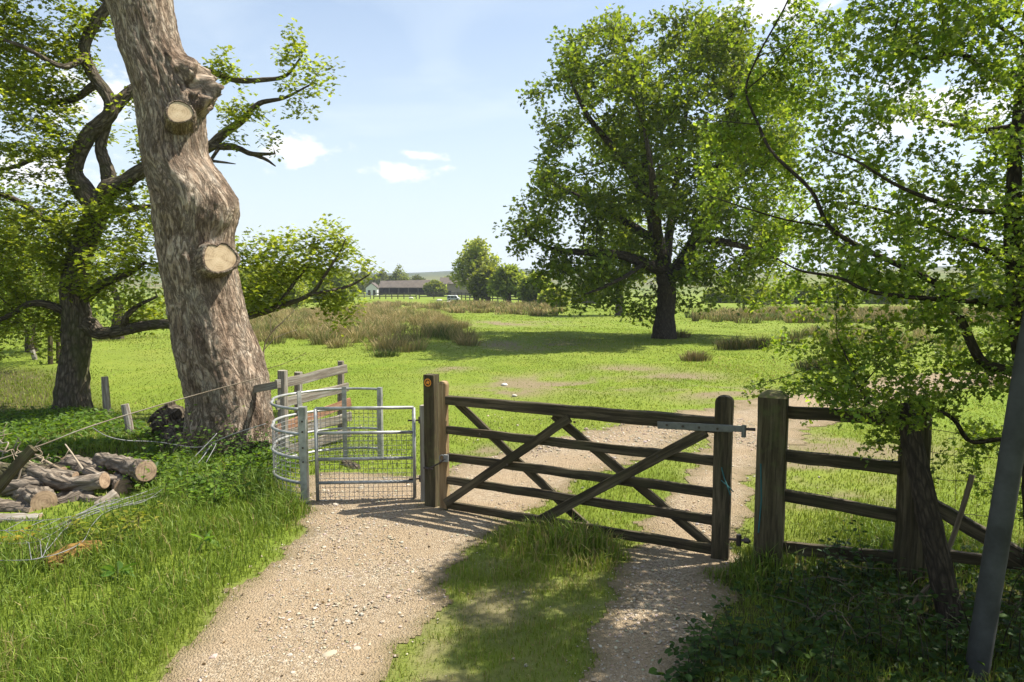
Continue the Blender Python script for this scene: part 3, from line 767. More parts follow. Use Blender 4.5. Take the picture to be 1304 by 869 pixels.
# ------------------------------------------------------------------ field gate, posts
GL = G(566, 650)[:2]; GR = G(917, 713)[:2]
def gp(t, z, off=0.0):
    u = (GR - GL) / np.linalg.norm(GR - GL); n = np.array([u[1], -u[0]])     # towards the camera
    p = GL + (GR - GL) * t + n * off
    return np.array([p[0], p[1], z + float(gz(*(GL + (GR - GL) * t)))])
def make_gate():
    root = thing('field_gate', gp(1, 0), 'dark weathered five bar field gate with crossed braces, standing shut', 'gate')
    u = np.append((GR - GL) / np.linalg.norm(GR - GL), 0); nrm = np.array([u[1], -u[0], 0])
    for i, (z, h0, h1) in enumerate(((1.16, .085, .135), (.855, .078, .085), (.575, .078, .085), (.335, .075, .085), (.075, .075, .09))):
        b = MB(); b.beam(gp(.0, z - .01 + .02 * 0), gp(1.0, z + (.015 if i == 0 else .008)), .04 if i else .07, h0, seg=14, wob=.0022, h1=h1, ch=.12)
        b.build('bar', M['gate'], root)
    for (t0, z0, t1, z1, off, w) in ((.015, .1, .5, 1.13, .045, .085), (.39, .1, .95, 1.12, .045, .09), (.05, 1.12, .55, .1, -.045, .075), (.43, 1.12, .965, .1, -.045, .08)):
        b = MB(); b.beam(gp(t0, z0, off), gp(t1, z1, off), .032, w, up=nrm_up(u, nrm), seg=10, wob=.002, ch=.12); b.build('brace', M['gate'], root)
    b = MB(); b.beam(gp(1, .01), gp(1, 1.43), .145, .095, up=nrm, seg=5, wob=.0015, round_top=True, ch=.14); o = b.build('hanging_stile', M['gate'], root)
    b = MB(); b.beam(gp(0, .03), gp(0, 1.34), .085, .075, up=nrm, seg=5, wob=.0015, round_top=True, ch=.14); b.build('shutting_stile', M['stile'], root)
    # hinge strap on the top bar, running past the stile to the hook on the hanging post
    b = MB(); b.beam(gp(.8, 1.15, .062), gp(1.03, 1.165, .062), .012, .062, seg=3, ch=.2); b.beam(gp(.99, 1.165, .062), gp(1.062, 1.168, .062), .02, .05, ch=.2)
    b.tube([gp(1.062, 1.10, .062), gp(1.062, 1.20, .062)], .02, 8)
    s = b.build('hinge_strap', M['strap'], root)
    for t in (.83, .88, .93, .985):
        b = MB(); b.tube([gp(t, 1.158, .064), gp(t, 1.158, .076)], .011, 8); b.build('bolt', M['iron'], s)
    b = MB(); b.tube([gp(.99, .2, .02), gp(1.09, .205, .02)], .013, 8); b.tube([gp(1.055, .155, .02), gp(1.055, .25, .02)], .022, 8); b.tube([gp(1.07, .205, .02), gp(1.085, .205, .02)], .026, 8)
    b.build('lower_hinge', M['iron'], root)
    for t, z in ((.27, .6), (.52, 1.1), (.68, .6), (.94, 1.1), (.03, .13), (.41, .13), (.16, .86), (.8, .87)):
        b = MB(); b.tube([gp(t, z, .058), gp(t, z, .066)], .011, 8); b.build('bolt', M['iron'], root)
    # catch and chain at the shutting end
    b = MB(); b.beam(gp(.02, .6, .05), gp(.02, .53, .05), .05, .03, up=nrm, ch=.3)
    b.tube([gp(.005, .56, .06) + [0, 0, .035 * math.sin(a)] + u * .03 * math.cos(a) for a in np.linspace(0, 2 * PI, 13)], .006, 6)
    b.build('catch', M['wire'], root)
    ch = MB(); pts = [gp(t, z, .06) for t, z in ((.02, .56), (-.01, .5), (-.035, .46), (-.06, .42))]
    for a, c in zip(catmull(pts, 5)[:-1], catmull(pts, 5)[1:]): ch.tube([a, a * .3 + c * .7], .009, 6)
    ch.build('chain', M['iron'], root)
    # twine on the stile
    b = MB(); b.tube([gp(1, .83, .07), gp(1.01, .74, .08), gp(1.022, .66, .085), gp(1.03, .6, .08)], .006, 5); b.tube([gp(1.0, .72, .07), gp(1.025, .67, .08), gp(1.038, .63, .075)], .005, 5)
    b.build('twine', M['teal'], root)
def nrm_up(u, n): return np.cross(n, u) if False else np.array([0, 0, 1.0])
make_gate()

def make_posts():
    u = (GR - GL) / np.linalg.norm(GR - GL); n3 = np.array([u[1], -u[0], 0])
    # waymark post
    p = G(551, 645); top = P(551, 477, p[1])[2]
    root = thing('waymark_post', p, 'square timber post with a round orange waymark disc near its top', 'post')
    b = MB(); b.beam(p - [0, 0, .2], [p[0], p[1], top], .125, .115, up=n3, seg=6, wob=.001, ch=.06); b.build('shaft', M['post'], root)
    f = n3; c = np.array([p[0], p[1], top - .075]) + f * .064
    side = np.append(u, 0); upv = np.array([0, 0, 1.])
    def disc(r, off, nn=24, r2=None):
        th = np.linspace(0, 2 * PI, nn, endpoint=False)
        V = [c + f * off]; V += [c + f * off + side * r * math.cos(a) + upv * r * math.sin(a) for a in th]; V += [c + f * (off - .004) + side * r * math.cos(a) + upv * r * math.sin(a) for a in th]
        F3 = np.array([[0, 1 + i, 1 + (i + 1) % nn] for i in range(nn)]); F4 = np.array([[1 + i, 1 + nn + i, 1 + nn + (i + 1) % nn, 1 + (i + 1) % nn] for i in range(nn)])
        b = MB(); b.add(np.array(V), [F3, F4]); return b
    wm = disc(.047, .004).build('waymark_disc', M['black'], root)
    # ring of the disc and its arrow
    th = np.linspace(0, 2 * PI, 33)[:-1]; b = MB()
    V = [c + f * .0065 + side * r * math.cos(a) + upv * r * math.sin(a) for r in (.031, .041) for a in th]
    b.add(np.array(V), np.array([[i, (i + 1) % 32, 32 + (i + 1) % 32, 32 + i] for i in range(32)])); b.build('ring', M['orange'], wm)
    b = MB(); V = [(-.017, -.012), (.002, -.012), (.002, -.026), (.027, .0), (.002, .026), (.002, .012), (-.017, .012), (-.017, .012)]
    ang = math.radians(20); V = [(x * math.cos(ang) - y * math.sin(ang), x * math.sin(ang) + y * math.cos(ang)) for x, y in V[:7]]
    b.add(np.array([c + f * .0085 + side * x + upv * y for x, y in V]), np.array([[0, 1, 2, 3, 4, 5, 6]])); b.build('arrow', M['orange'], wm)
    bb = MB(); q = np.array([p[0], p[1], p[2] + .42]) + f * .065
    bb.tube([q - side * .06, q + side * .02 + f * .015, q + side * .05], .012, 6); bb.build('chain_staple', M['iron'], root)
    # slim grey hanging post of the kissing gate leaf
    p = G(541, 640) + [0, .03, 0]; top = P(541, 516, p[1])[2]
    root = thing('gate_hanging_post', p, 'slim grey weathered post that carries the steel gate leaf beside the waymark post', 'post')
    b = MB(); b.beam(p - [0, 0, .2], [p[0], p[1], top], .06, .09, up=n3, seg=6, wob=.001, ch=.08); b.build('shaft', M['greywood'], root)
    # gate hanging post
    p = G(978, 722); top = P(978, 500, p[1])[2]
    root = thing('gate_post', p, 'thick square gate post with a mossy weathered top beside the field gate hinges', 'post')
    b = MB(); b.beam(p - [0, 0, .25], [p[0], p[1], top - .03], .225, .215, up=n3, seg=8, wob=.0015, ch=.1); 
    b.build('shaft', M['post'], root)
    b = MB(); b.beam([p[0], p[1], top - .032], [p[0], p[1], top - .012], .225, .215, up=n3, ch=.1, w1=.19, h1=.18)
    b.beam([p[0], p[1], top - .0125], [p[0], p[1], top + .012], .185, .175, up=n3, ch=.2, w1=.12, h1=.1); b.build('mossy_top', mat_plain('moss cap', (.12, .13, .035), .95, 0, .4, 30, .01, c2=(.16, .12, .07)), root)
    q = np.array([p[0], p[1], 0]); b = MB(); a1 = gp(1.062, 1.168, .062); b.tube([a1 + [0, 0, -.06], a1, a1 + (q + [0, 0, a1[2]] - a1) * [.4, .4, 0]], .014, 8); b.build('hinge_hook', M['iron'], root)
    b = MB(); s3 = p + n3 * .11 - side * .075; b.tube([s3 + [0, 0, .9], s3 + [0, 0, .6] + side * .015, s3 + [0, 0, .32]], .007, 5); b.build('twine', M['teal'], root)
    return p
PPOST = make_posts()

# ------------------------------------------------------------------ rail fence on the right
def make_right_fence():
    a = PPOST; p2 = P(1157, 700, 5.45); p2 = np.array([p2[0], p2[1], float(gz(p2[0], p2[1]))])
    root = thing('rail_fence', (a + p2) / 2, 'dark four rail timber fence between the gate post and an old thorn stem', 'fence')
    for (yl, yr) in ((524, 535), (579, 598), (629, 660), (697, 712)):
        s = P(990, yl, a[1] - .02); e = P(1160, yr, p2[1])
        b = MB(); b.beam(s, e, .05, .1, seg=8, wob=.003, ch=.12); b.build('rail', M['gate'], root)
    top = P(1157, 506, p2[1])[2]
    b = MB(); b.tube([p2 - [0, 0, .2], p2 + [.01, 0, .4], p2 + [.0, 0, .9], [p2[0] + .01, p2[1], top - .06], [p2[0] + .01, p2[1], top]], [.125, .118, .112, .1, .06], 12, jit=.04)
    b.build('fence_post', M['gate'], root)
    e = P(1330, 722, 5.05)
    b = MB(); b.beam(P(1178, 638, p2[1]), P(1335, 728, 4.9), .06, .11, seg=5, wob=.004, ch=.2); b.build('strut', M['gate'], root)
    b = MB(); b.beam(P(1165, 704, p2[1]), P(1345, 722, 5.25), .05, .085, seg=5, wob=.004, ch=.2); b.build('bottom_rail', M['gate'], root)
    # wires beyond
    root = thing('wire_fence', P(1310, 700, 5.3), 'rusty barbed wire strands and netting between the old fence post and the grey pole', 'wire fence')
    for k, (yl, yr) in enumerate(((545, 560), (573, 590), (605, 622), (650, 660))):
        s = P(1160, yl, p2[1] + .1); e = P(1420, yr, 5.6)
        pts = [s + (e - s) * t + np.array([0, 0, -.03 * math.sin(PI * t) + .008 * math.sin(t * 17 + k)]) for t in np.linspace(0, 1, 14)]
        b = MB(); b.tube(pts, .0028, 5)
        for t in np.linspace(.06, .95, 12):
            q = s + (e - s) * t + np.array([0, 0, -.03 * math.sin(PI * t)]); b.tube([q + [-.012, 0, -.014], q + [.012, 0, .014]], .0018, 4)
        b.build('strand', M['iron'], root)
    b = MB()
    for t in np.linspace(.1, .95, 9):
        s = P(1160, 545, p2[1] + .1) * (1 - t) + P(1420, 560, 5.6) * t; e = P(1160, 690, p2[1] + .1) * (1 - t) + P(1420, 700, 5.6) * t
        b.tube([s - [0, 0, .02], (s + e) / 2 + [.02, 0, 0], e], .0018, 4)
    b.build('netting', M['iron'], root)
    # leaning grey pole
    b0 = G(1243, 862); pts = [b0 - [0, 0, .2], b0, P(1288, 580, b0[1] + .03), P(1322, 380, b0[1] + .06), P(1372, 90, b0[1] + .1), P(1410, -120, b0[1] + .14)]
    b = MB(); b.tube(catmull(pts, 6), np.linspace(.068, .057, 31), 20, jit=.012)
    root = thing('leaning_pole', b0, 'smooth grey leaning pole in front of the wire fence', 'pole')
    b.build('shaft', M['pole'], root, True)
make_right_fence()

# ------------------------------------------------------------------ kissing gate
def make_kissing_gate():
    c0 = np.array([-2.02, 8.36]); r = .80
    p0 = G(385, 640)[:2]
    gzv = lambda p: float(gz(p[0], p[1]))
    a0 = math.atan2(p0[1] - c0[1], p0[0] - c0[0]); r0 = np.linalg.norm(p0 - c0)
    a1 = math.radians(67)
    if a0 < 0: a0 += 2 * PI
    ang = np.linspace(a0, a1, 44)
    plan = np.array([[c0[0] + (r0 + (r - r0) * min(1, i / 12)) * math.cos(a), c0[1] + (r0 + (r - r0) * min(1, i / 12)) * math.sin(a)] for i, a in enumerate(ang)])
    z0 = gzv(p0)
    root = thing('kissing_gate', (p0[0], p0[1], z0), 'galvanised steel kissing gate with a curved hooped pen and mesh leaf', 'gate')
    H = 1.03
    dz = -.075 * np.clip((plan[:, 1] - p0[1]) / 1.5, 0, 1)
    for z in (1.0, .735, .475, .21):
        b = MB(); b.tube(np.column_stack([plan, z0 + z + dz]), .0165, 10); b.build('hoop_rail', M['galv'], root, True)
    # mesh infill
    b = MB()
    for z in np.arange(.05, .735, .052): b.tube(np.column_stack([plan[::2], z0 + z + dz[::2]]), .003, 4)
    for i in range(0, len(plan), 1):
        q = plan[i]; b.tube([[q[0], q[1], z0 + .0], [q[0], q[1], z0 + .735 + dz[i]]], .003, 4)
    b.build('hoop_mesh', M['wire'], root)
    # uprights: front channel post, flat bars round the hoop
    b = MB(); b.beam([p0[0] + .035, p0[1] - .01, z0 - .2], [p0[0] + .035, p0[1] - .01, z0 + H], .075, .075, up=(0, 1, 0), ch=.12)
    post = b.build('front_post', M['galv'], root)
    for z in (.88, .77, .6, .45):
        b = MB(); b.tube([[p0[0] + .035, p0[1] - .047, z0 + z], [p0[0] + .035, p0[1] - .053, z0 + z]], .01, 8); b.build('bolt', M['iron'], post)
    for i in [int(np.abs(np.degrees(ang) - d_).argmin()) for d_ in (146, 103, 67)]:
        q = plan[i]; tg = plan[min(i + 1, 43)] - plan[i - 1]; tg /= np.linalg.norm(tg); nn = np.array([tg[1], -tg[0]])
        sgn = 1 if np.dot(nn, c0 - q) > 0 else -1; q = q + nn * sgn * .024
        b = MB(); b.beam([q[0], q[1], z0 - .15], [q[0], q[1], z0 + H + dz[i]], .06, .012 if i != 43 else .05, up=(nn[0], nn[1], 0), ch=.1); b.build('upright', M['galv'], root)
    # leaf
    la = np.array([*G(404, 640)[:2]]); lb = np.array([*G(527, 639)[:2]]); la[1] = p0[1] + .02; lb[1] = la[1] + .06
    zb = z0
    leaf = None
    def lp(t, z): q = la + (lb - la) * t; return [q[0], q[1], zb + z]
    b = MB()
    leaf = bpy.data.objects.new('leaf_gate', None); COL.objects.link(leaf); leaf.parent = root; leaf.matrix_parent_inverse = root.matrix_basis.inverted()
    for t, r_ in ((0, .02), (1, .019)):
        b = MB(); b.tube([lp(t, .02), lp(t, 1.004)], r_, 10); b.build('leaf_stile', M['galv'], leaf, True)
    for z in (1.0, .735, .455, .2, .0):
        b = MB(); b.tube([lp(0, z + .005), lp(1, z + .005)], .0175 if z > .1 else .014, 10); b.build('leaf_bar', M['galv'], leaf, True)
    b = MB()
    for z in np.arange(.05, .735, .05): b.tube([lp(0.01, z), lp(.99, z)], .0025, 4)
    for t in np.linspace(.03, .97, 20): b.tube([lp(t, .02), lp(t, .735)], .0025, 4)
    b.build('leaf_mesh', M['wire'], leaf)
    for z in (.865, .23):
        b = MB(); b.tube([lp(.94, z), lp(1.13, z + .005)], .009, 8); b.tube([lp(1.06, z - .03), lp(1.06, z + .04)], .014, 8); b.tube([lp(1.1, z - .0), lp(1.115, z)], .022, 8)
        b.build('hinge', M['iron'], leaf)
make_kissing_gate()

# ------------------------------------------------------------------ old rail fence behind the kissing gate
def make_old_fence():
    DA, DB = 9.35, 10.3
    A = P(360, 560, DA); B = P(434, 560, DB); A[2] = float(gz(A[0], A[1])); B[2] = float(gz(B[0], B[1]))
    root = thing('old_rail_fence', (A + B) / 2, 'short silvered rail fence behind the steel kissing gate', 'fence')
    for q, D, top, x, w in ((A, DA, 472, 360, .13), (B, DB, 460, 434, .095)):
        b = MB(); tp = P(x, top, D); b.tube([q - [0, 0, .2], q * .5 + tp * .5, tp], [w * .55, w * .53, w * .5], 10, jit=.03); b.build('fence_post', M['greywood'], root)
    C = P(380, 560, 10.6); C[2] = float(gz(C[0], C[1])); b = MB(); b.tube([C - [0, 0, .1], P(380, 474, 10.6)], .06, 10, jit=.03); b.build('fence_post', M['greywood'], root)
    for (yl, yr, xr, mt) in ((490, 470, 441, 'greywood'), (516, 493, 443, 'greywood'), (547, 512, 446, 'redwood'), (556, 530, 447, 'greywood'), (578, 550, 446, 'greywood')):
        s = P(352, yl, DA - .1); e = P(xr, yr, DB - .12)
        b = MB(); b.beam(s, e, .04, .125, seg=5, wob=.003, ch=.1); b.build('rail', M[mt], root)
    s = P(360, 489, DA); e = P(310, 498, DA + .2)
    b = MB(); b.beam(s, e, .05, .1, seg=2, wob=.003); b.build('rail', M['greywood'], root)
make_old_fence()

# ------------------------------------------------------------------ the dead oak
def make_dead_oak():
    D0 = 9.75
    prof = [(-150, 118, 205), (-90, 124, 212), (-40, 128, 216), (0, 132, 219), (37, 146, 226), (60, 150, 231), (90, 162, 241), (120, 170, 252), (150, 176, 261), (200, 180, 266), (230, 187, 290), (255, 192, 303), (275, 195, 303), (300, 199, 297), (330, 202, 301), (365, 209, 306), (400, 215, 313), (440, 221, 328), (480, 231, 343), (520, 238, 349), (550, 236, 350), (575, 228, 354), (600, 218, 362)]
    pr = np.array(prof, float); NR, NA = 330, 150
    yy = np.linspace(600, -150, NR); l = np.interp(yy, pr[:, 0], pr[:, 1]); rr_ = np.interp(yy, pr[:, 0], pr[:, 2])
    k = np.ones(9) / 9
    l = np.convolve(np.pad(l, 4, 'edge'), k, 'valid'); rr_ = np.convolve(np.pad(rr_, 4, 'edge'), k, 'valid')
    V = np.zeros((NR, NA, 3)); Q = np.zeros((NR, NA, 3)); th = np.linspace(0, 2 * PI, NA, endpoint=False)
    s = 0; pc = None
    knots = [(6.05, 103, .36, .5, 20), (5.95, 128, .42, .46, 17), (6.2, 116, .26, .4, 26), (5.75, 142, .22, .35, 10), (6.0, 84, .16, .5, 16), (5.7, 118, -.2, .16, 9), (6.15, 136, -.14, .12, 7), (5.9, 262, .12, .6, 22), (5.7, 285, .1, .3, 14), (4.6, 205, .1, .5, 20), (4.6, 180, .07, .28, 26), (4.9, 235, .06, .3, 22), (5.2, 420, .05, .35, 40), (4.4, 330, .05, .3, 30), (5.0, 300, -.03, .12, 30), (4.75, 250, -.035, .1, 22), (4.9, 420, -.02, .08, 60), (5.5, 470, -.03, .1, 50), (4.3, 90, .05, .3, 40), (4.9, 60, -.03, .12, 40), (5.15, 150, -.02, .1, 60)]
    for i in range(NR):
        c = P((l[i] + rr_[i]) / 2, yy[i], D0); R = (rr_[i] - l[i]) / 2 * math.hypot(D0, 0) / FPX * (.95 - .05 * min(1, max(0, (330 - yy[i]) / 150)))
        if pc is not None: s += np.linalg.norm(c - pc)
        pc = c
        for j, a in enumerate(th):
            ca, sa = math.cos(a), math.sin(a)
            p = Vector((ca * 3.6 + .35 * math.sin(s * 2.3), sa * 3.6, s * 2.4)); p2 = Vector((ca * 1.9, sa * 1.9, s * 1.5)); p3 = Vector((ca * 16, sa * 16, s * 9))
            n1 = mnoise.ridged_multi_fractal(p, .9, 2.1, 4, .9, 2) ; n2 = mnoise.noise(p2); n3 = mnoise.noise(p3)
            f = 1 + .03 * (n1 - 1.2) + .05 * n2 + .036 * n3 + .016 * mnoise.noise(p3 * 2.2)
            for (ka, ky, am, wa, wy) in knots:
                da = (a - ka + PI) % (2 * PI) - PI; f += am * math.exp(-(da / wa) ** 2 - ((yy[i] - ky) / wy) ** 2) / max(R, .2) * .55 * (1 + (.35 * (n1 - 1) + .5 * n3 + .35 * mnoise.noise(p3 * .45) if am > .15 else 0))
            flare = max(0, (yy[i] - 500) / 100)
            f += .3 * flare ** 1.8 * (.35 + .65 * max(0, math.cos(a * 3.5 + .8)) ** 1.5)
            V[i, j] = c + R * f * np.array([ca, sa, 0]); Q[i, j] = (s, ca * .55, sa * .55)
    ii, jj = np.meshgrid(np.arange(NR - 1), np.arange(NA), indexing='ij'); j2 = (jj + 1) % NA
    F = np.stack([ii * NA + jj, ii * NA + j2, (ii + 1) * NA + j2, (ii + 1) * NA + jj], -1).reshape(-1, 4)
    root = thing('dead_oak', P(288, 572, D0), 'huge bare dead oak trunk with sawn limb stubs, leaning over the kissing gate', 'tree')
    root.location.z = 0
    b = MB(); b.add(V.reshape(-1, 3), [F, np.array([[(NR - 1) * NA + j for j in range(NA)]])], q=Q.reshape(-1, 3)); b.build('trunk', M['bark_dead'], root, True)
    # sawn stubs
    for (x, y, dia, nd, dep, shp, lab) in ((229, 143, 26.5, (.42, -.88, .16), .62, 1.0, 'small oval sawn face high on the trunk'), (280, 329, 36, (.58, -.8, .14), .52, 1.0, 'large heart shaped sawn face half way up the trunk')):
        fc = P(x, y, D0 - dep); nd = np.array(nd); nd /= np.linalg.norm(nd); R = dia / 2 * (D0 - dep) / FPX
        up = np.array([0, 0, 1.]) - nd * nd[2]; up /= np.linalg.norm(up); sd = np.cross(up, nd)
        nn = 40; rg = np.random.default_rng(int(x)); t = np.linspace(0, 2 * PI, nn, endpoint=False)
        rad = R * (1 + .07 * np.sin(t * 2 + 1) + .05 * np.sin(3 * t + 2) + rg.normal(0, .012, nn))
        if x > 250: rad *= 1 + .12 * np.exp(-((t - 2.3) / .5) ** 2) - .24 * np.exp(-((t - 1.75) / .22) ** 2) + .1 * np.exp(-((t - 1.2) / .4) ** 2)
        ring = fc + (np.cos(t) * rad)[:, None] * sd + (np.sin(t) * rad)[:, None] * up
        b = MB(); rows = [ring - nd * q + (ring - fc) * (e * rg.uniform(.7, 1.35, (nn, 1))) for q, e in ((.001, 0.015), (-.014, .07), (-.004, .17), (.05, .24), (.5, .4))]
        Vv = np.vstack(rows); m = len(rows); ii, jj = np.meshgrid(np.arange(m - 1), np.arange(nn), indexing='ij'); j2 = (jj + 1) % nn
        Ff = np.stack([ii * nn + jj, (ii + 1) * nn + jj, (ii + 1) * nn + j2, ii * nn + j2], -1).reshape(-1, 4)
        q = np.column_stack([np.repeat([0, .05, .1, .2, .5], nn), np.tile(np.cos(t) * .4, m), np.tile(np.sin(t) * .4, m)])
        b.add(Vv, Ff, q=q); st = b.build('limb_stub', M['bark_dead'], root, True)
        b = MB(); inner = [fc + (ring - fc) * e + nd * (.004) for e in (1, .75, .5, .25)]
        Vv = np.vstack(inner + [fc[None] + nd * .004]); ii, jj = np.meshgrid(np.arange(3), np.arange(nn), indexing='ij'); j2 = (jj + 1) % nn
        Ff = np.stack([ii * nn + jj, ii * nn + j2, (ii + 1) * nn + j2, (ii + 1) * nn + jj], -1).reshape(-1, 4)
        F3 = np.array([[3 * nn + j, 3 * nn + (j + 1) % nn, 4 * nn] for j in range(nn)])
        b.add(Vv, [Ff, F3], q=np.vstack([(v - fc) for v in Vv])); cf = b.build('cut_face', M['cut'], st); cf['label'] = lab
    # dark rotten slab leaning at its foot
    b = MB(); p = G(215, 572); pts = [p - [0, 0, .1], P(216, 540, p[1] + .05), P(200, 520, p[1] + .1)]
    b.tube(catmull([G(232, 580) + [0, .35, -.1], P(226, 552, 10.2), P(212, 530, 10.2), P(204, 520, 10.2)], 5), [.3] * 6 + [.26] * 5 + [.2] * 4 + [.08], 14, jit=.12)
    tag(b.build('rotten_stump', M['bark_oak'], None), 'dark rotten stump leaning against the foot of the dead oak', 'stump')
make_dead_oak()

# ------------------------------------------------------------------ trees
OAK_B, OAK_A = (.085, .135, .014), (.205, .25, .028)
def limb(pts, rad): return ([P(x, y, D) for x, y, D in pts], rad)

def make_big_oak():
    D = 27.7; rng = np.random.default_rng(61)
    base = G(846, 431); D = base[1]
    tr = ([base - [0, 0, .2], P(847, 405, D), P(849, 375, D), P(846, 345, D), P(838, 310, D), P(828, 260, D), P(822, 200, D), P(815, 140, D), P(800, 80, D), P(790, 40, D)], [.55, .37, .345, .33, .26, .22, .17, .12, .08, .05])
    limbs = [tr,
        limb([(849, 360, D), (868, 335, D), (885, 305, D - .5), (905, 260, D - 1), (920, 200, D - 1), (930, 130, D - 1), (935, 80, D - .5)], [.3, .28, .24, .2, .15, .1, .05]),
        limb([(846, 345, D), (820, 335, D - .6), (790, 325, D - 1), (750, 322, D - 1.5), (705, 318, D - 1.5), (670, 300, D - 1.5)], [.26, .2, .17, .13, .09, .04]),
        limb([(838, 310, D), (800, 285, D + .8), (760, 260, D + 1), (715, 240, D + 1), (690, 215, D + 1)], [.2, .16, .12, .08, .04]),
        limb([(828, 260, D), (790, 200, D - 1), (750, 150, D - 2), (725, 100, D - 2)], [.18, .13, .09, .05]),
        limb([(885, 305, D - .5), (930, 310, D - 1), (965, 320, D - 1), (990, 330, D - 1)], [.18, .13, .09, .05]),
        limb([(905, 260, D - 1), (950, 220, D + 1), (985, 190, D + 1.5), (1000, 150, D + 2)], [.15, .11, .08, .04]),
        limb([(846, 345, D), (852, 300, D + 2), (860, 240, D + 3), (870, 170, D + 3.5), (880, 100, D + 3)], [.24, .18, .14, .1, .05]),
        limb([(820, 335, D - .6), (800, 350, D - 2), (770, 365, D - 3), (745, 375, D - 3.2)], [.1, .08, .06, .03]),
        limb([(838, 310, D), (835, 270, D - 2.4), (830, 220, D - 4), (820, 160, D - 4.2)], [.2, .16, .11, .05]),
    ]
    bl = [(775, 40, 40), (722, 90, 42), (800, 105, 50), (868, 55, 45), (925, 65, 45), (900, 40, 35), (960, 115, 48), (945, 90, 40), (715, 165, 40), (780, 185, 55), (860, 145, 55), (920, 185, 55), (985, 195, 45), (705, 240, 38), (683, 292, 36), (760, 265, 52), (830, 235, 55), (900, 265, 55), (970, 285, 45), (712, 335, 36), (765, 345, 42), (742, 378, 24), (660, 305, 20), (885, 340, 35), (940, 350, 40), (958, 382, 20), (805, 320, 40), (900, 365, 22), (1000, 140, 38), (690, 130, 22), (655, 290, 14), (780, 10, 15), (700, 200, 28), (672, 262, 26), (668, 325, 18), (700, 368, 24), (730, 395, 14), (780, 385, 20), (720, 55, 20), (745, 372, 28), (790, 372, 26), (715, 385, 18), (760, 392, 16), (690, 350, 22), (905, 392, 18), (945, 392, 18), (870, 372, 20), (800, 392, 14)]
    blobs = []
    for (x, y, r) in bl:
        q = max(0.15, 1 - ((x - 835) / 200) ** 2 - ((y - 190) / 230) ** 2) ** .5
        for k in range(3 if r > 30 else 1):
            off = rng.uniform(-1, 1) * 5.2 * q
            blobs.append((x + rng.uniform(-9, 9), y + rng.uniform(-9, 9), r * rng.uniform(.6, .9) * (1.15 if x > 840 and y < 200 else 1), D + off, r * D / FPX * .8, .045 * r * r / (1 if r > 30 else .6)))
    att = blob_points(blobs, rng, .95)
    print('big oak attractors', len(att))
    return build_tree('oak_tree', 'great spreading oak standing alone in the sunlit pasture', 'tree', limbs, att, .33, .42, .011, 2.25, M['bark_dark'], M['leafgloss'], (.04, 23, .4, .19, OAK_B, OAK_A, True, .5), split=.09, seed=11)
make_big_oak()

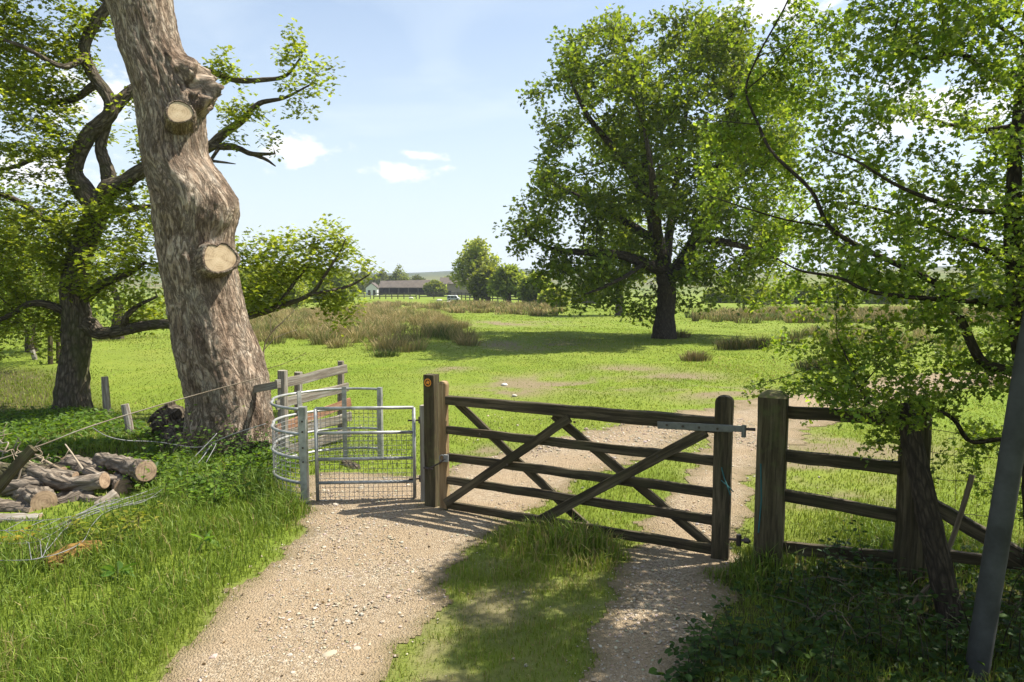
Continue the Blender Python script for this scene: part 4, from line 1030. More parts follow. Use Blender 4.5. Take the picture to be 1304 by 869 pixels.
def make_left_oak():
    rng = np.random.default_rng(71)
    base = G(92, 526); D = base[1]
    limbs = [([base - [0, 0, .2], P(93, 490, D), P(97, 440, D), P(98, 400, D), P(94, 365, D), P(104, 320, D), P(120, 280, D), P(126, 268, D)], [.4, .285, .25, .245, .235, .22, .2, .19]),
        limb([(126, 268, D), (100, 232, D), (95, 212, D), (113, 172, D), (140, 145, D), (139, 125, D), (118, 95, D), (107, 62, D), (122, 28, D), (140, 2, D), (152, -50, D)], [.22, .165, .14, .135, .13, .12, .105, .095, .095, .09, .075]),
        limb([(128, 262, D), (139, 232, D + .1), (134, 208, D + .15), (128, 188, D + .15), (135, 160, D + .1), (141, 140, D)], [.19, .14, .115, .1, .09, .08]),
        limb([(138, 240, D - .2), (158, 232, D - .2), (185, 215, D - .3), (215, 205, D), (262, 190, D + .3), (283, 172, D + .3), (310, 152, D + .3), (330, 132, D + .3), (362, 125, D + .2), (395, 108, D)], [.17, .14, .13, .115, .1, .085, .065, .05, .03, .014]),
        limb([(140, 142, D), (175, 110, D + .2), (225, 88, D + .3), (262, 90, D + .3), (300, 102, D + .3), (335, 102, D + .3), (365, 96, D + .3), (385, 70, D + .3)], [.12, .1, .08, .065, .055, .045, .03, .015]),
        limb([(266, 186, D + .3), (300, 188, D + .2), (320, 196, D + .2), (350, 196, D + .1)], [.08, .06, .05, .02]),
        limb([(320, 196, D + .2), (338, 203, D + .2), (351, 212, D + .2)], [.045, .035, .012]),
        limb([(268, 205, D), (285, 207, D), (300, 209, D)], [.03, .022, .008]),
        limb([(112, 415, D), (128, 424, D), (150, 422, D - .1), (200, 413, D - .3), (250, 413, D - .5), (310, 404, D - .8), (352, 392, D - .9), (395, 375, D - 1), (413, 352, D - 1), (432, 322, D - 1), (440, 305, D - 1)], [.2, .125, .105, .095, .08, .065, .05, .036, .028, .018, .009]),
        limb([(395, 375, D - 1), (425, 370, D - 1), (450, 362, D - 1), (470, 350, D - 1)], [.04, .03, .022, .01]),
        limb([(352, 392, D - .9), (375, 360, D - .7), (395, 335, D - .6)], [.04, .03, .012]),
        limb([(160, 420, D - .1), (160, 405, D - .3), (175, 390, D - .4), (200, 378, D - .5)], [.08, .065, .045, .02]),
        limb([(110, 380, D), (130, 362, D - .3), (160, 350, D - .4), (185, 335, D - .5)], [.1, .085, .06, .03]),
        limb([(88, 400, D), (60, 388, D - .2), (35, 388, D - .3), (5, 405, D - .4), (-50, 425, D - .4)], [.09, .07, .055, .045, .02]),
        limb([(118, 110, D), (90, 128, D + .3), (40, 128, D + .4), (0, 108, D + .5), (-60, 85, D + .5)], [.07, .06, .05, .04, .02]),
        limb([(112, 70, D), (80, 85, D - .6), (30, 60, D - 1), (-30, 40, D - 1.2)], [.06, .05, .035, .02]),
        limb([(107, 190, D), (60, 195, D + .6), (10, 215, D + .8), (-50, 215, D + .9)], [.07, .05, .035, .02]),
        limb([(140, 5, D), (90, -30, D - .3), (40, -60, D - .5)], [.07, .05, .03]),
        limb([(128, 262, D), (160, 268, D + .3), (190, 262, D + .5)], [.09, .06, .03]),
        limb([(104, 320, D), (70, 290, D + .5), (20, 255, D + .8), (-30, 240, D + 1)], [.1, .08, .06, .03]),
    ]
    bl = [(60, 30, 50, .75), (15, 80, 50, .8), (90, 80, 35, .75), (85, 140, 40, .7), (30, 150, 45, .9), (0, 20, 50, 1), (120, 20, 25, .7), (45, 185, 30, .6), (165, 120, 20, .6), (175, 165, 18, .5), (178, 250, 30, .7), (150, 300, 42, 1.1), (60, 290, 45, .9), (15, 330, 50, 1), (110, 320, 40, 1.1), (185, 350, 30, 1), (40, 400, 40, .8), (180, 300, 32, 1), (150, 360, 30, .9), (100, 280, 20, .8), (0, 420, 35, .6), (15, 230, 25, .6), (190, 385, 25, .8),
          (320, 325, 32, 1.4), (355, 325, 34, 1.4), (395, 320, 32, 1.4), (428, 298, 20, 1.2), (440, 330, 28, 1.4), (380, 350, 30, 1.2), (465, 348, 20, 1.2), (340, 360, 22, 1), (420, 398, 18, .9), (440, 408, 14, .8), (460, 385, 10, .5), (310, 370, 16, .8), (425, 280, 8, .8), (410, 345, 26, 1.2),
          (98, 300, 24, 1.6), (90, 345, 22, 1.5), (128, 335, 22, 1.4), (68, 330, 22, 1.4), (120, 372, 16, 1.2), (70, 270, 20, 1.2), (150, 275, 20, 1.2),
          (272, 80, 20, .8), (262, 110, 14, .7), (300, 88, 14, .5), (352, 62, 14, .5), (370, 40, 10, .5), (385, 85, 18, .7), (412, 88, 18, .7), (420, 112, 14, .7), (360, 112, 18, .5), (330, 140, 14, .4), (400, 152, 10, .6), (290, 145, 16, .6), (375, 150, 10, .4), (310, 112, 14, .5), (340, 165, 10, .3),
          (-60, 60, 70, .4), (-70, 200, 60, .4), (-60, 340, 70, .5), (60, -60, 50, .4), (-30, -70, 50, .3)]
    blobs = [(x, y, r, D + rng.uniform(-.7, .7) - (.9 if (x > 300 and y > 250) or w >= 1.4 else 0), max(r * D / FPX * (1.4 if x < 220 else .9), .25), .07 * r * r * w) for (x, y, r, w) in bl]
    att = blob_points(blobs, rng, 1.0)
    print('left oak attractors', len(att))
    return build_tree('crooked_oak', 'crooked leafy oak with twisted grey limbs behind the dead oak', 'tree', limbs, att, .13, .17, .0035, 2.2, M['bark_oak'], M['leaf'], (.013, 17, .2, .1, (.15, .205, .02), (.3, .33, .04), True, .6), split=.045, seed=13)
make_left_oak()

def make_thorn():
    rng = np.random.default_rng(81)
    D = 5.1; b = G(1330, 775); D = b[1]
    limbs = [([b - [0, 0, .2], P(1325, 700, D), P(1318, 600, D), P(1310, 500, D), P(1300, 420, D + .05), P(1292, 340, D + .1), P(1290, 260, D + .1), P(1296, 160, D + .2), P(1310, 60, D + .2), P(1330, -80, D + .3)], [.12, .1, .085, .078, .07, .06, .05, .042, .035, .022]),
        limb([(1308, 475, D), (1275, 470, D - .05), (1248, 458, D - .05), (1221, 403, D), (1189, 360, D + .1), (1108, 321, D + .4), (1056, 289, D + .5), (1033, 243, D + .55), (984, 195, D + .9), (966, 159, D + 1.1), (950, 115, D + 1.2), (965, 72, D + 1.2), (999, 10, D + 1.2), (1015, -30, D + 1.2)], [.05, .047, .043, .036, .031, .026, .021, .018, .016, .0145, .013, .011, .009, .006]),
        limb([(1292, 335, D + .1), (1225, 305, D + .3), (1156, 279, D + .6), (1100, 262, D + .8), (1040, 255, D + 1)], [.03, .026, .021, .014, .006]),
        limb([(1290, 268, D + .1), (1230, 268, D - .2), (1150, 240, D - .4), (1090, 205, D - .5), (1050, 190, D - .5)], [.028, .024, .018, .012, .006]),
        limb([(1312, 95, D + .2), (1267, 101, D), (1247, 85, D), (1221, 68, D), (1186, 75, D - .1), (1140, 60, D - .2)], [.03, .03, .027, .024, .016, .007]),
        limb([(1298, 400, D), (1250, 385, D - .3), (1188, 381, D - .4), (1110, 372, D - .4), (1069, 354, D - .4), (1020, 345, D - .4), (990, 330, D - .4)], [.026, .024, .02, .016, .012, .009, .005]),
        limb([(1306, 560, D), (1270, 560, D + .2), (1235, 562, D + .3), (1215, 535, D + .3), (1190, 522, D + .3), (1165, 525, D + .25), (1120, 527, D + .2), (1095, 495, D + .2), (1085, 470, D + .2), (1066, 430, D + .2)], [.026, .023, .021, .019, .016, .014, .012, .01, .008, .004]),
        limb([(1095, 495, D + .2), (1120, 465, D + .1), (1150, 428, D)], [.008, .006, .003]),
        limb([(1085, 470, D + .2), (1040, 468, D + .1), (1000, 480, D), (955, 492, D)], [.007, .005, .004, .002]),
        limb([(1056, 289, D + .5), (1000, 280, D + .4), (940, 262, D + .3), (905, 250, D + .3)], [.012, .009, .006, .003]),
        limb([(966, 159, D + 1.1), (920, 155, D + 1.2), (870, 150, D + 1.3)], [.008, .005, .002]),
        limb([(965, 72, D + 1.2), (1000, 60, D + 1.1), (1030, 30, D + .9)], [.008, .006, .003]),
        limb([(950, 115, D + 1.2), (985, 85, D + 1.1), (1015, 50, D + .8), (1060, 20, D + .9)], [.009, .008, .006, .003]),
        limb([(1310, 60, D + .2), (1250, 20, D + .4), (1180, -10, D + .6), (1100, 10, D + .9)], [.025, .02, .014, .006]),
        limb([(1296, 160, D + .2), (1240, 165, D + .8), (1180, 150, D + 1.2), (1120, 130, D + 1.5)], [.022, .018, .013, .006]),
        limb([(1300, 420, D + .05), (1360, 380, D - .3), (1430, 330, D - .6), (1500, 260, D - .8)], [.045, .04, .03, .015]),
        limb([(1310, 60, D + .2), (1380, -20, D), (1450, -100, D - .3)], [.03, .025, .012]),
        limb([(1330, -80, D + .3), (1360, -200, D + .5), (1400, -300, D + .7)], [.03, .026, .012]),
    ]
    limbs = [limbs[0]] + [(p, [k * .8 for k in r]) for p, r in limbs[1:]]
    bl = [(1000, 40, 50, 1.2), (975, 20, 30, 1), (1025, 85, 35, 1), (940, 130, 28, .8), (985, 140, 35, .9), (1060, 60, 45, 1), (1120, 40, 50, 1.1), (1180, 40, 50, 1.1), (1240, 30, 50, 1.1), (1290, 60, 45, 1), (970, 100, 30, .8), (1040, 130, 50, .9), (1100, 130, 45, .9), (1160, 110, 45, .9), (1220, 120, 35, .6), (1280, 140, 40, .7), (900, 160, 35, .55), (950, 190, 40, .8), (1010, 200, 45, .9), (1070, 210, 45, .9), (1130, 210, 40, .7), (1190, 200, 35, .5), (1250, 210, 40, .7), (1290, 240, 40, .9),
          (900, 240, 35, .55), (950, 260, 40, .8), (1010, 280, 45, 1), (1070, 290, 45, 1), (1130, 290, 45, 1), (1190, 280, 45, 1), (1250, 300, 45, 1), (880, 200, 22, .4), (860, 235, 18, .3), (990, 345, 40, .8), (1050, 350, 45, 1), (1110, 350, 40, 1), (1170, 340, 40, 1), (1230, 370, 40, 1), (1280, 390, 40, 1), (930, 340, 25, .45), (960, 390, 25, .4), (1020, 400, 35, .7), (1090, 410, 40, .8), (1150, 410, 40, .9), (1210, 430, 35, .8), (1000, 450, 28, .5), (1060, 450, 35, .7), (1120, 470, 40, .9), (1180, 470, 35, .8), (1240, 490, 35, .7), (1000, 485, 20, .4), (955, 490, 12, .5), (1090, 520, 30, .6), (1150, 530, 30, 1), (1130, 570, 25, .8), (1200, 540, 28, .5), (1260, 560, 30, .5), (1150, 620, 14, .5), (1230, 610, 20, .35), (1050, 500, 22, .5), (1285, 640, 20, .4), (1290, 470, 35, .8), (1020, 545, 14, .35),
          (880, 100, 20, .3), (890, 300, 16, .3), (840, 255, 12, .3), (880, 345, 14, .35),
          (1130, 320, 40, 1), (1180, 250, 40, .9), (1240, 330, 40, 1), (1285, 300, 35, 1), (1200, 390, 35, .9), (1270, 430, 35, .9), (1090, 380, 40, .9), (1140, 440, 35, .9), (1230, 460, 35, .7), (1080, 440, 30, .8), (1250, 150, 35, .8), (1290, 190, 30, .8), (1160, 60, 40, .8), (1100, 90, 40, .8), (1270, 30, 35, .8), (1130, 500, 35, .9), (1180, 510, 25, .7), (1060, 500, 25, .6)]
    blobs = []
    for (x, y, r, w) in bl:
        dd = rng.uniform(-.55, .75) + (1.65 if x < 1010 else 1.1 if x < 1090 else .1)
        blobs.append((x, y, r, D + dd, max(r * D / FPX * 1.7, .2), .03 * r * r * w))
    # the crown continues outside the picture, above and to the right
    for k in range(70):
        x = rng.uniform(1000, 1900); y = rng.uniform(-420, 420) if x > 1330 else rng.uniform(-430, -20)
        blobs.append((x, y, rng.uniform(55, 95), D + rng.uniform(-.8, 1.6), .5, rng.uniform(60, 110)))
    att = blob_points(blobs, rng, 1.35)
    xs, ys = att[:, 0] - .626 * att[:, 2], att[:, 1] - .17 * att[:, 2]
    ln_ = np.interp(ys, [3, 4.2, 6.2, 7.5, 9], [-.6, -.45, -.25, .05, 1.2])
    att = att[(att[:, 1] > 2.6) & (xs > ln_) & (att[:, 2] < np.where(att[:, 0] > 3.6, 4.7 - (att[:, 0] - 3.6) * .45, 5.6))]
    print('thorn attractors', len(att))
    return build_tree('hawthorn_tree', 'spreading hawthorn with dark arching branches overhanging the rail fence', 'tree', limbs, att, .075, .1, .0016, 2.25, M['bark_thorn'], M['leafgloss'], (.0055, 14, .085, .047, (.1, .17, .022), (.235, .295, .048), True, .5), split=.012, seed=17, iters=260)
make_thorn()

def make_shade_tree():  # unseen tree, added so its crown darkens the right foreground
    rng = np.random.default_rng(83)
    b = np.array([5.3, 2.4, 0.0])
    limbs = [([b - [0, 0, .2], b + [0, .05, .8], b + [-.1, .1, 1.6], b + [-.2, .1, 2.6], b + [-.2, .2, 3.8], b + [-.1, .2, 5.2]], [.13, .1, .09, .07, .05, .02]),
             ([b + [-.1, .1, 1.6], b + [-1, .3, 2.6], b + [-1.8, .5, 3.4]], [.05, .04, .015]), ([b + [0, .05, 1.2], b + [.6, .9, 2.2], b + [.9, 1.5, 3.4]], [.05, .04, .015])]
    att = []
    for k in range(44):
        c = b + np.array([rng.uniform(-1.7, 1.6), rng.uniform(-1.7, 1.9), rng.uniform(1.2, 5.4)]); v = rand_unit(34, rng) * (rng.random((34, 1)) ** .4); att.append(c + v * rng.uniform(.45, .75))
    att = np.vstack(att); att = att[(att[:, 0] - .63 * att[:, 2] > .35) & (att[:, 2] < 4.2)]; att = att[~((att[:, 0] < att[:, 1] * .78 + .25) & (att[:, 1] > 0))]
    build_tree('hawthorn_tree', 'unseen hawthorn beside the grey pole, added to shade the foreground', 'tree', limbs, att, .14, .18, .003, 2.25, M['bark_thorn'], M['leafgloss'], (.012, 12, .15, .06, (.085, .135, .012), (.19, .23, .024), True, .55), split=1e-9, seed=19)
make_shade_tree()

# old stem by the fence; the second thorn above is an unseen shade tree
def make_stem():
    b0 = G(1212, 800); pts = [b0 - [0, 0, .2], b0, P(1192, 700, b0[1] + .1), P(1172, 610, b0[1] + .25), P(1158, 545, b0[1] + .4), P(1150, 515, b0[1] + .5)]
    b = MB(); c = catmull(pts, 6); b.tube(c, np.interp(np.linspace(0, 1, len(c)), [0, .2, .6, .9, 1], [.1, .085, .075, .065, .03]), 14, jit=.05)
    tag(b.build('bare_log_stump', M['bark_thorn'], None, True), 'thick bare old stem leaning against the fence post', 'stem')
    b = MB(); c = catmull([G(1140, 800) + [0, 0, .02], P(1165, 765, 4.9), P(1195, 730, 4.95), P(1215, 680, 5.0), P(1228, 640, 5.0), P(1238, 605, 5.0)], 5)
    b.tube(c, np.interp(np.linspace(0, 1, len(c)), [0, .4, 1], [.008, .017, .02]), 8, jit=.04)
    tag(b.build('dead_stick', M['dtwig'], None, True), 'snapped dead branch standing beside the grey pole', 'branch')
make_stem()

# ------------------------------------------------------------------ other trees
def simple_tree(name, label, px, py, top, wpx, blobs_rel, nleaf, cols, size, group=None, trunk_r=.2, seed=1, D=None, nat=220, step=None):
    base = G(px, py) if D is None else np.append(P(px, py, D)[:2], 0)
    if D is not None: base[2] = float(gz(base[0], base[1]))
    D = base[1]; sc = D / FPX; rng = np.random.default_rng(seed)
    H = (P(px, top, D)[2] - base[2]) * .97; W = wpx * sc
    st = step or H * .05
    trunk = ([base - [0, 0, .3], base + [0, 0, H * .2], base + [W * .03, 0, H * .45], base + [-W * .02, 0, H * .7], base + [0, 0, H * .85]], [trunk_r * 1.4, trunk_r, trunk_r * .75, trunk_r * .45, trunk_r * .15])
    att = []
    for (bx, bz, br) in blobs_rel:
        n = int(nat * br * br * 8) + 8; v = rand_unit(n, rng) * (rng.random((n, 1)) ** .42)
        att.append(base + np.array([bx * W, rng.uniform(-.2, .2) * W, bz * H]) + v * np.array([br * W, br * W, br * W * .9]))
    att = np.vstack(att)
    return build_tree(name, label, 'tree', [trunk], att, st, st * 1.2, trunk_r * .03, 2.3, M['bark_oak'], M['leaf'], (trunk_r * .2, nleaf, st * 1.7, size, cols[0], cols[1], False, .45), split=1e-9, group=group, seed=seed)
LIGHT = ((.21, .26, .05), (.33, .36, .08)); MIDG = ((.17, .23, .04), (.29, .33, .06)); DARKG = ((.14, .18, .04), (.24, .265, .065))
RB = [(0, .8, .24), (-.22, .6, .26), (.22, .62, .26), (0, .55, .28), (-.3, .4, .2), (.3, .4, .2), (.08, .93, .14), (-.12, .88, .15)]
simple_tree('ash_tree', 'tall pale green tree rising above the bushes near the barn', 607, 383, 305, 62, RB, 12, LIGHT, .55, trunk_r=.35, seed=101)
simple_tree('field_tree', 'yellow green round tree in front of the tall pale tree', 622, 384, 342, 50, RB, 12, ((.14, .17, .02), (.22, .24, .03)), .5, trunk_r=.3, seed=102)
simple_tree('field_tree', 'dense mid green tree right of the tall pale tree', 648, 386, 340, 50, RB, 12, MIDG, .5, trunk_r=.3, seed=103)
simple_tree('field_tree', 'dark green tree at the right end of the far tree belt', 682, 388, 352, 44, RB, 12, MIDG, .5, trunk_r=.25, seed=104)
simple_tree('field_tree', 'small pale bush below the oak branches at the belt end', 705, 391, 366, 34, [(0, .5, .35), (-.2, .4, .3), (.2, .4, .3), (0, .25, .35)], 12, LIGHT, .5, trunk_r=.15, seed=105)
simple_tree('hedge_bush', 'round green bush standing before the open barn', 554, 378, 357, 26, [(0, .55, .38), (-.25, .45, .3), (.25, .45, .3), (0, .25, .42)], 14, DARKG, .5, trunk_r=.15, seed=106)
for k, (x, w, t, lab) in enumerate(((440, 36, 338, 'thin young tree behind the white gable'), (463, 30, 340, 'thin pale tree behind the left end of the barn roof'), (486, 34, 345, 'low bushy tree behind the middle of the barn roof'), (508, 30, 338, 'pointed thin tree behind the middle of the barn'), (530, 34, 352, 'low tree behind the right end of the barn roof'), (575, 40, 352, 'low dark tree behind the stone barn'))):
    simple_tree('thin_tree', lab, x, 366, t, w, [(0, .75, .2), (-.15, .5, .3), (.18, .5, .3), (0, .35, .35), (.02, .95, .1)], 9, (DARKG if k % 2 else ((.09, .11, .035), (.15, .17, .05))), .6, trunk_r=.18, seed=110 + k, D=235, group='trees behind the barn')
simple_tree('field_tree', 'distant trunk and leaves of a tree beyond the great oak', 789, 402, 250, 120, RB, 10, MIDG, .3, trunk_r=.24, seed=120)
for k, (x, y, t, w) in enumerate(((925, 386, 370, 50), (965, 388, 368, 40), (1005, 387, 364, 60), (1060, 386, 366, 60), (1130, 387, 360, 70), (1200, 386, 364, 60), (1270, 388, 360, 80), (745, 386, 370, 40))):
    simple_tree('moor_bush', 'rough green bush on the moor edge beyond the great oak', x, y, t, w, [(0, .5, .35), (-.25, .4, .3), (.25, .42, .3), (0, .25, .4), (.1, .75, .2)], 9, (MIDG, DARKG)[k % 2], .4, trunk_r=.14, seed=150 + k, group='bushes on the moor edge', nat=160)
# trees of the left hand wood edge
simple_tree('maple_tree', 'broad pale leaved maple at the edge of the wood', -40, 468, 205, 260, [(0, .8, .24), (.25, .62, .24), (-.22, .6, .26), (.3, .45, .22), (0, .5, .3), (.2, .3, .2), (-.3, .4, .2), (.35, .25, .14), (.42, .5, .12)], 9, ((.1, .155, .017), (.2, .255, .03)), .11, trunk_r=.2, seed=130, nat=420, step=.2)
simple_tree('wood_tree', 'leafy tree at the field edge left of the crooked oak', 40, 448, 330, 150, RB, 9, MIDG, .14, trunk_r=.15, seed=131, nat=260, step=.25)
simple_tree('wood_tree', 'leafy tree far behind the crooked oak trunk', 150, 432, 335, 120, RB, 9, ((.09, .14, .02), (.16, .21, .03)), .2, trunk_r=.2, seed=132, nat=200, step=.4)
simple_tree('wood_tree', 'round tree at the end of the far left hedge', 20, 424, 300, 170, RB, 9, MIDG, .25, trunk_r=.3, seed=133, nat=200, step=.5)
simple_tree('wood_tree', 'green tree seen low behind the dead oak', 330, 396, 335, 100, [(0, .6, .3), (-.25, .5, .3), (.25, .5, .3), (0, .35, .35), (.4, .35, .2)], 10, LIGHT, .4, trunk_r=.25, seed=134)
simple_tree('wood_tree', 'low green tree left of the white gable', 400, 385, 345, 90, [(0, .6, .3), (-.25, .5, .3), (.25, .5, .3), (0, .35, .35), (.4, .35, .2)], 10, MIDG, .5, trunk_r=.25, seed=135)

# ------------------------------------------------------------------ barn, far fence, van, sheep
def make_far():
    D = 205.0
    def Z(x): q = P(x, 376, D); return float(gz(q[0], q[1]))
    def X(px, d=D): return (px - 652) / FPX * d
    z0 = Z(510)
    # open barn
    x0, x1 = X(484), X(545); H = 4.1; eave = 2.2; dep = 6
    root = thing('open_barn', ((x0 + x1) / 2, D, z0), 'long low open fronted barn with a brown tiled roof', 'barn')
    b = MB(); b.beam([x0, D - .4, z0 + eave], [x1, D - .4, z0 + eave], .2, .3); V = np.array([[x0 - .3, D - .7, z0 + eave], [x1 + .3, D - .7, z0 + eave], [x1 + .3, D + dep / 2, z0 + H + .3], [x0 - .3, D + dep / 2, z0 + H], [x0 - .3, D + dep + .4, z0 + eave], [x1 + .3, D + dep + .4, z0 + eave]])
    V = np.vstack([V, V - [0, 0, .15]])
    b.add(V, np.array([[0, 1, 2, 3], [3, 2, 5, 4], [7, 6, 9, 8], [8, 9, 10, 11], [0, 3, 9, 6], [1, 7, 8, 2], [3, 4, 10, 9], [2, 8, 11, 5], [0, 6, 7, 1], [4, 5, 11, 10]])); b.build('roof', M['roof'], root)
    b = MB(); b.box([(x0 + x1) / 2, D + dep, z0 + eave / 2], [x1 - x0, .2, eave]); b.box([x0, D + dep / 2, z0 + eave / 2], [.2, dep, eave]); b.box([x1, D + dep / 2, z0 + eave / 2], [.2, dep, eave])
    b.build('back_wall', M['darkin'], root)
    for t in np.linspace(0, 1, 6):
        b = MB(); x = x0 + (x1 - x0) * t; b.beam([x, D - .4, z0 - .1], [x, D - .4, z0 + eave], .25, .25); b.build('roof_post', M['farwood'], root)
    # white gable
    x0, x1 = X(469), X(483); w = x1 - x0
    root = thing('white_gable_building', ((x0 + x1) / 2, D - 3, z0), 'small white gabled outbuilding at the left end of the barn', 'outbuilding')
    V = [[x0, D - 3, z0], [x1, D - 3, z0], [x1, D - 3, z0 + 2.1], [(x0 + x1) / 2, D - 3, z0 + 3.4], [x0, D - 3, z0 + 2.1]]; V = np.array(V + [[a, c + 5, e] for a, c, e in V])
    b = MB(); b.add(V, [np.array([[0, 1, 2, 3, 4], [9, 8, 7, 6, 5]]), np.array([[0, 5, 6, 1], [1, 6, 7, 2], [0, 4, 9, 5]])]); b.build('wall', M['limew'], root)
    b = MB()
    for s, e in ((4, 3), (2, 3)):
        A = V[s] + [(-.3 if s == 4 else .3), -.25, -.05]; B = V[3] + [0, -.25, .12]
        q = np.array([A, B, B + [0, 5.5, 0], A + [0, 5.5, 0]]); q = np.vstack([q, q + [0, 0, .1]]); b.add(q, np.array([[0, 1, 2, 3], [4, 7, 6, 5], [0, 4, 5, 1], [1, 5, 6, 2], [2, 6, 7, 3], [3, 7, 4, 0]]))
    b.build('roof', M['roof'], root)
    for t in (.3, .75): b = MB(); b.box([x0 + w * t, D - 3.02, z0 + .8], [.7, .1, 1.4]); b.build('doorway', M['darkin'], root)
    # stone barn
    x0, x1 = X(560), X(598); root = thing('stone_barn', ((x0 + x1) / 2, D + 4, z0), 'brown stone barn half hidden behind the round bush', 'barn')
    V = [[x0, D + 2, z0], [x0, D + 9, z0], [x0, D + 9, z0 + 3.2], [x0, D + 5.5, z0 + 4.9], [x0, D + 2, z0 + 3.2]]; V = np.array(V + [[x1, c, e] for a, c, e in V])
    b = MB(); b.add(V, [np.array([[4, 3, 2, 1, 0], [5, 6, 7, 8, 9]]), np.array([[0, 5, 9, 4], [1, 2, 7, 6]])]); b.build('wall', M['stone'], root)
    b = MB(); q = np.array([[x0 - .3, D + 1.7, z0 + 3.1], [x1 + .3, D + 1.7, z0 + 3.1], [x1 + .3, D + 5.5, z0 + 5.0], [x0 - .3, D + 5.5, z0 + 5.0], [x0 - .3, D + 9.3, z0 + 3.1], [x1 + .3, D + 9.3, z0 + 3.1]]); q = np.vstack([q, q + [0, 0, .15]])
    b.add(q, np.array([[0, 1, 2, 3], [3, 2, 5, 4], [6, 9, 8, 7], [9, 10, 11, 8], [0, 6, 7, 1], [0, 3, 9, 6], [1, 7, 8, 2], [3, 4, 10, 9], [2, 8, 11, 5]])); b.build('roof', M['roof'], root)
    b = MB(); b.box([x0 + (x1 - x0) * .25, D + 1.97, z0 + .6], [2, .1, 1.2]); b.build('doorway', M['darkin'], root)
    # far fence
    def fence(pts, lab, n, rails, gap=None, mt='farwood'):
        A = [G(x, y) for x, y in pts]; root = thing('pasture_fence', A[0], lab, 'fence')
        A = np.array(A); cum = np.r_[0, np.cumsum(np.linalg.norm(np.diff(A, axis=0), axis=1))]
        def at(s): return np.array([np.interp(s, cum, A[:, i]) for i in range(3)])
        for s in np.linspace(0, cum[-1], n):
            b = MB(); p = at(s); p[2] = float(gz(p[0], p[1])); b.beam(p - [0, 0, .1], p + [0, 0, 1.25], .16, .16); b.build('fence_post', M[mt], root)
        for z in rails:
            b = MB(); ss = np.linspace(0, cum[-1], n)
            for s0, s1 in zip(ss[:-1], ss[1:]):
                p, q = at(s0), at(s1); p[2] = float(gz(p[0], p[1])) + z; q[2] = float(gz(q[0], q[1])) + z; b.beam(p, q, .06, .16)
            b.build('rail', M[mt], root)
    fence([(380, 380), (440, 380.5), (472, 381)], 'pale post and rail fence left of the barn', 12, (.5, 1.05), mt='greywood')
    fence([(476, 381), (505, 381), (530, 381)], 'open dark rail fence before the open barn', 8, (.5, 1.05))
    fence([(534, 381), (575, 381), (600, 382.5), (640, 385), (700, 388), (760, 392)], 'dark rail fence crossing before the far tree belt', 26, (.45, .8, 1.1))
    # van
    p = G(575, 383.2); p[1] += 4; p[2] = float(gz(p[0], p[1])); sc = p[1] / FPX; Ln = 15.5 * sc; hh = Ln * .4
    root = thing('parked_van', p, 'white van parked behind the far rail fence', 'van')
    prof = np.array([[-.5, .12], [.5, .12], [.5, .45], [.36, .52], [.27, .92], [.2, 1.0], [-.47, 1.0], [-.5, .92]])
    V = np.array([[p[0] + a * Ln, p[1] - .9, p[2] + c * hh] for a, c in prof] + [[p[0] + a * Ln, p[1] + .9, p[2] + c * hh] for a, c in prof]); n = len(prof)
    b = MB(); b.add(V, [np.array([list(range(n)), list(range(2 * n - 1, n - 1, -1))]), np.array([[i, i + n, (i + 1) % n + n, (i + 1) % n] for i in range(n)])]); b.build('body', M['white'], root)
    for a0, a1 in ((.1, .28), (-.2, .06), (-.46, -.25)):
        b = MB(); q = np.array([[p[0] + a0 * Ln, p[1] - .91, p[2] + .55 * hh], [p[0] + a1 * Ln, p[1] - .91, p[2] + .55 * hh], [p[0] + (a1 - .02) * Ln, p[1] - .91, p[2] + .86 * hh], [p[0] + a0 * Ln, p[1] - .91, p[2] + .86 * hh]]); b.add(q, np.array([[0, 1, 2, 3]])); b.build('window', M['glassd'], root)
    for a in (-.32, .32):
        b = MB(); c = np.array([p[0] + a * Ln, p[1] - .93, p[2] + .16 * hh]); b.tube([c, c + [0, .2, 0]], .16 * hh, 14); b.build('wheel', M['tyre'], root)
    # sheep
    for (x, y, dirn, lab, lying) in ((523, 382.5, 1, 'white sheep grazing below the open barn', 0), (560, 386, -1, 'small white sheep beside the rush band', 0), (572, 387, 1, 'white sheep lying just below the parked van', 1)):
        q = G(x, y); z = q[2] + (0 if not lying else -.13); root = thing('sheep', q, lab, 'sheep', 'sheep in the far pasture')
        b = MB(); f = lambda a, c, h: [q[0] + dirn * a * .5, q[1] + c * .5, z + h * .5]
        b.tube(catmull([f(-.62, 0, .62), f(-.5, 0, .66), f(-.1, 0, .7), f(.35, 0, .7), f(.55, 0, .68), f(.72, 0, .6), f(.86, 0, .5), f(1.0, 0, .38)], 3), np.interp(np.linspace(0, 1, 22), [0, .1, .3, .6, .72, .82, .92, 1], [.04, .12, .16, .15, .1, .06, .055, .025]), 10)
        for a in (-.4, .4):
            for c in (-.14, .14): b.tube([f(a, c, .6), f(a, c, .3), f(a, c, .0)], [.045, .025, .022], 6)
        b.build('body', M['wool'], root, True)
make_far()

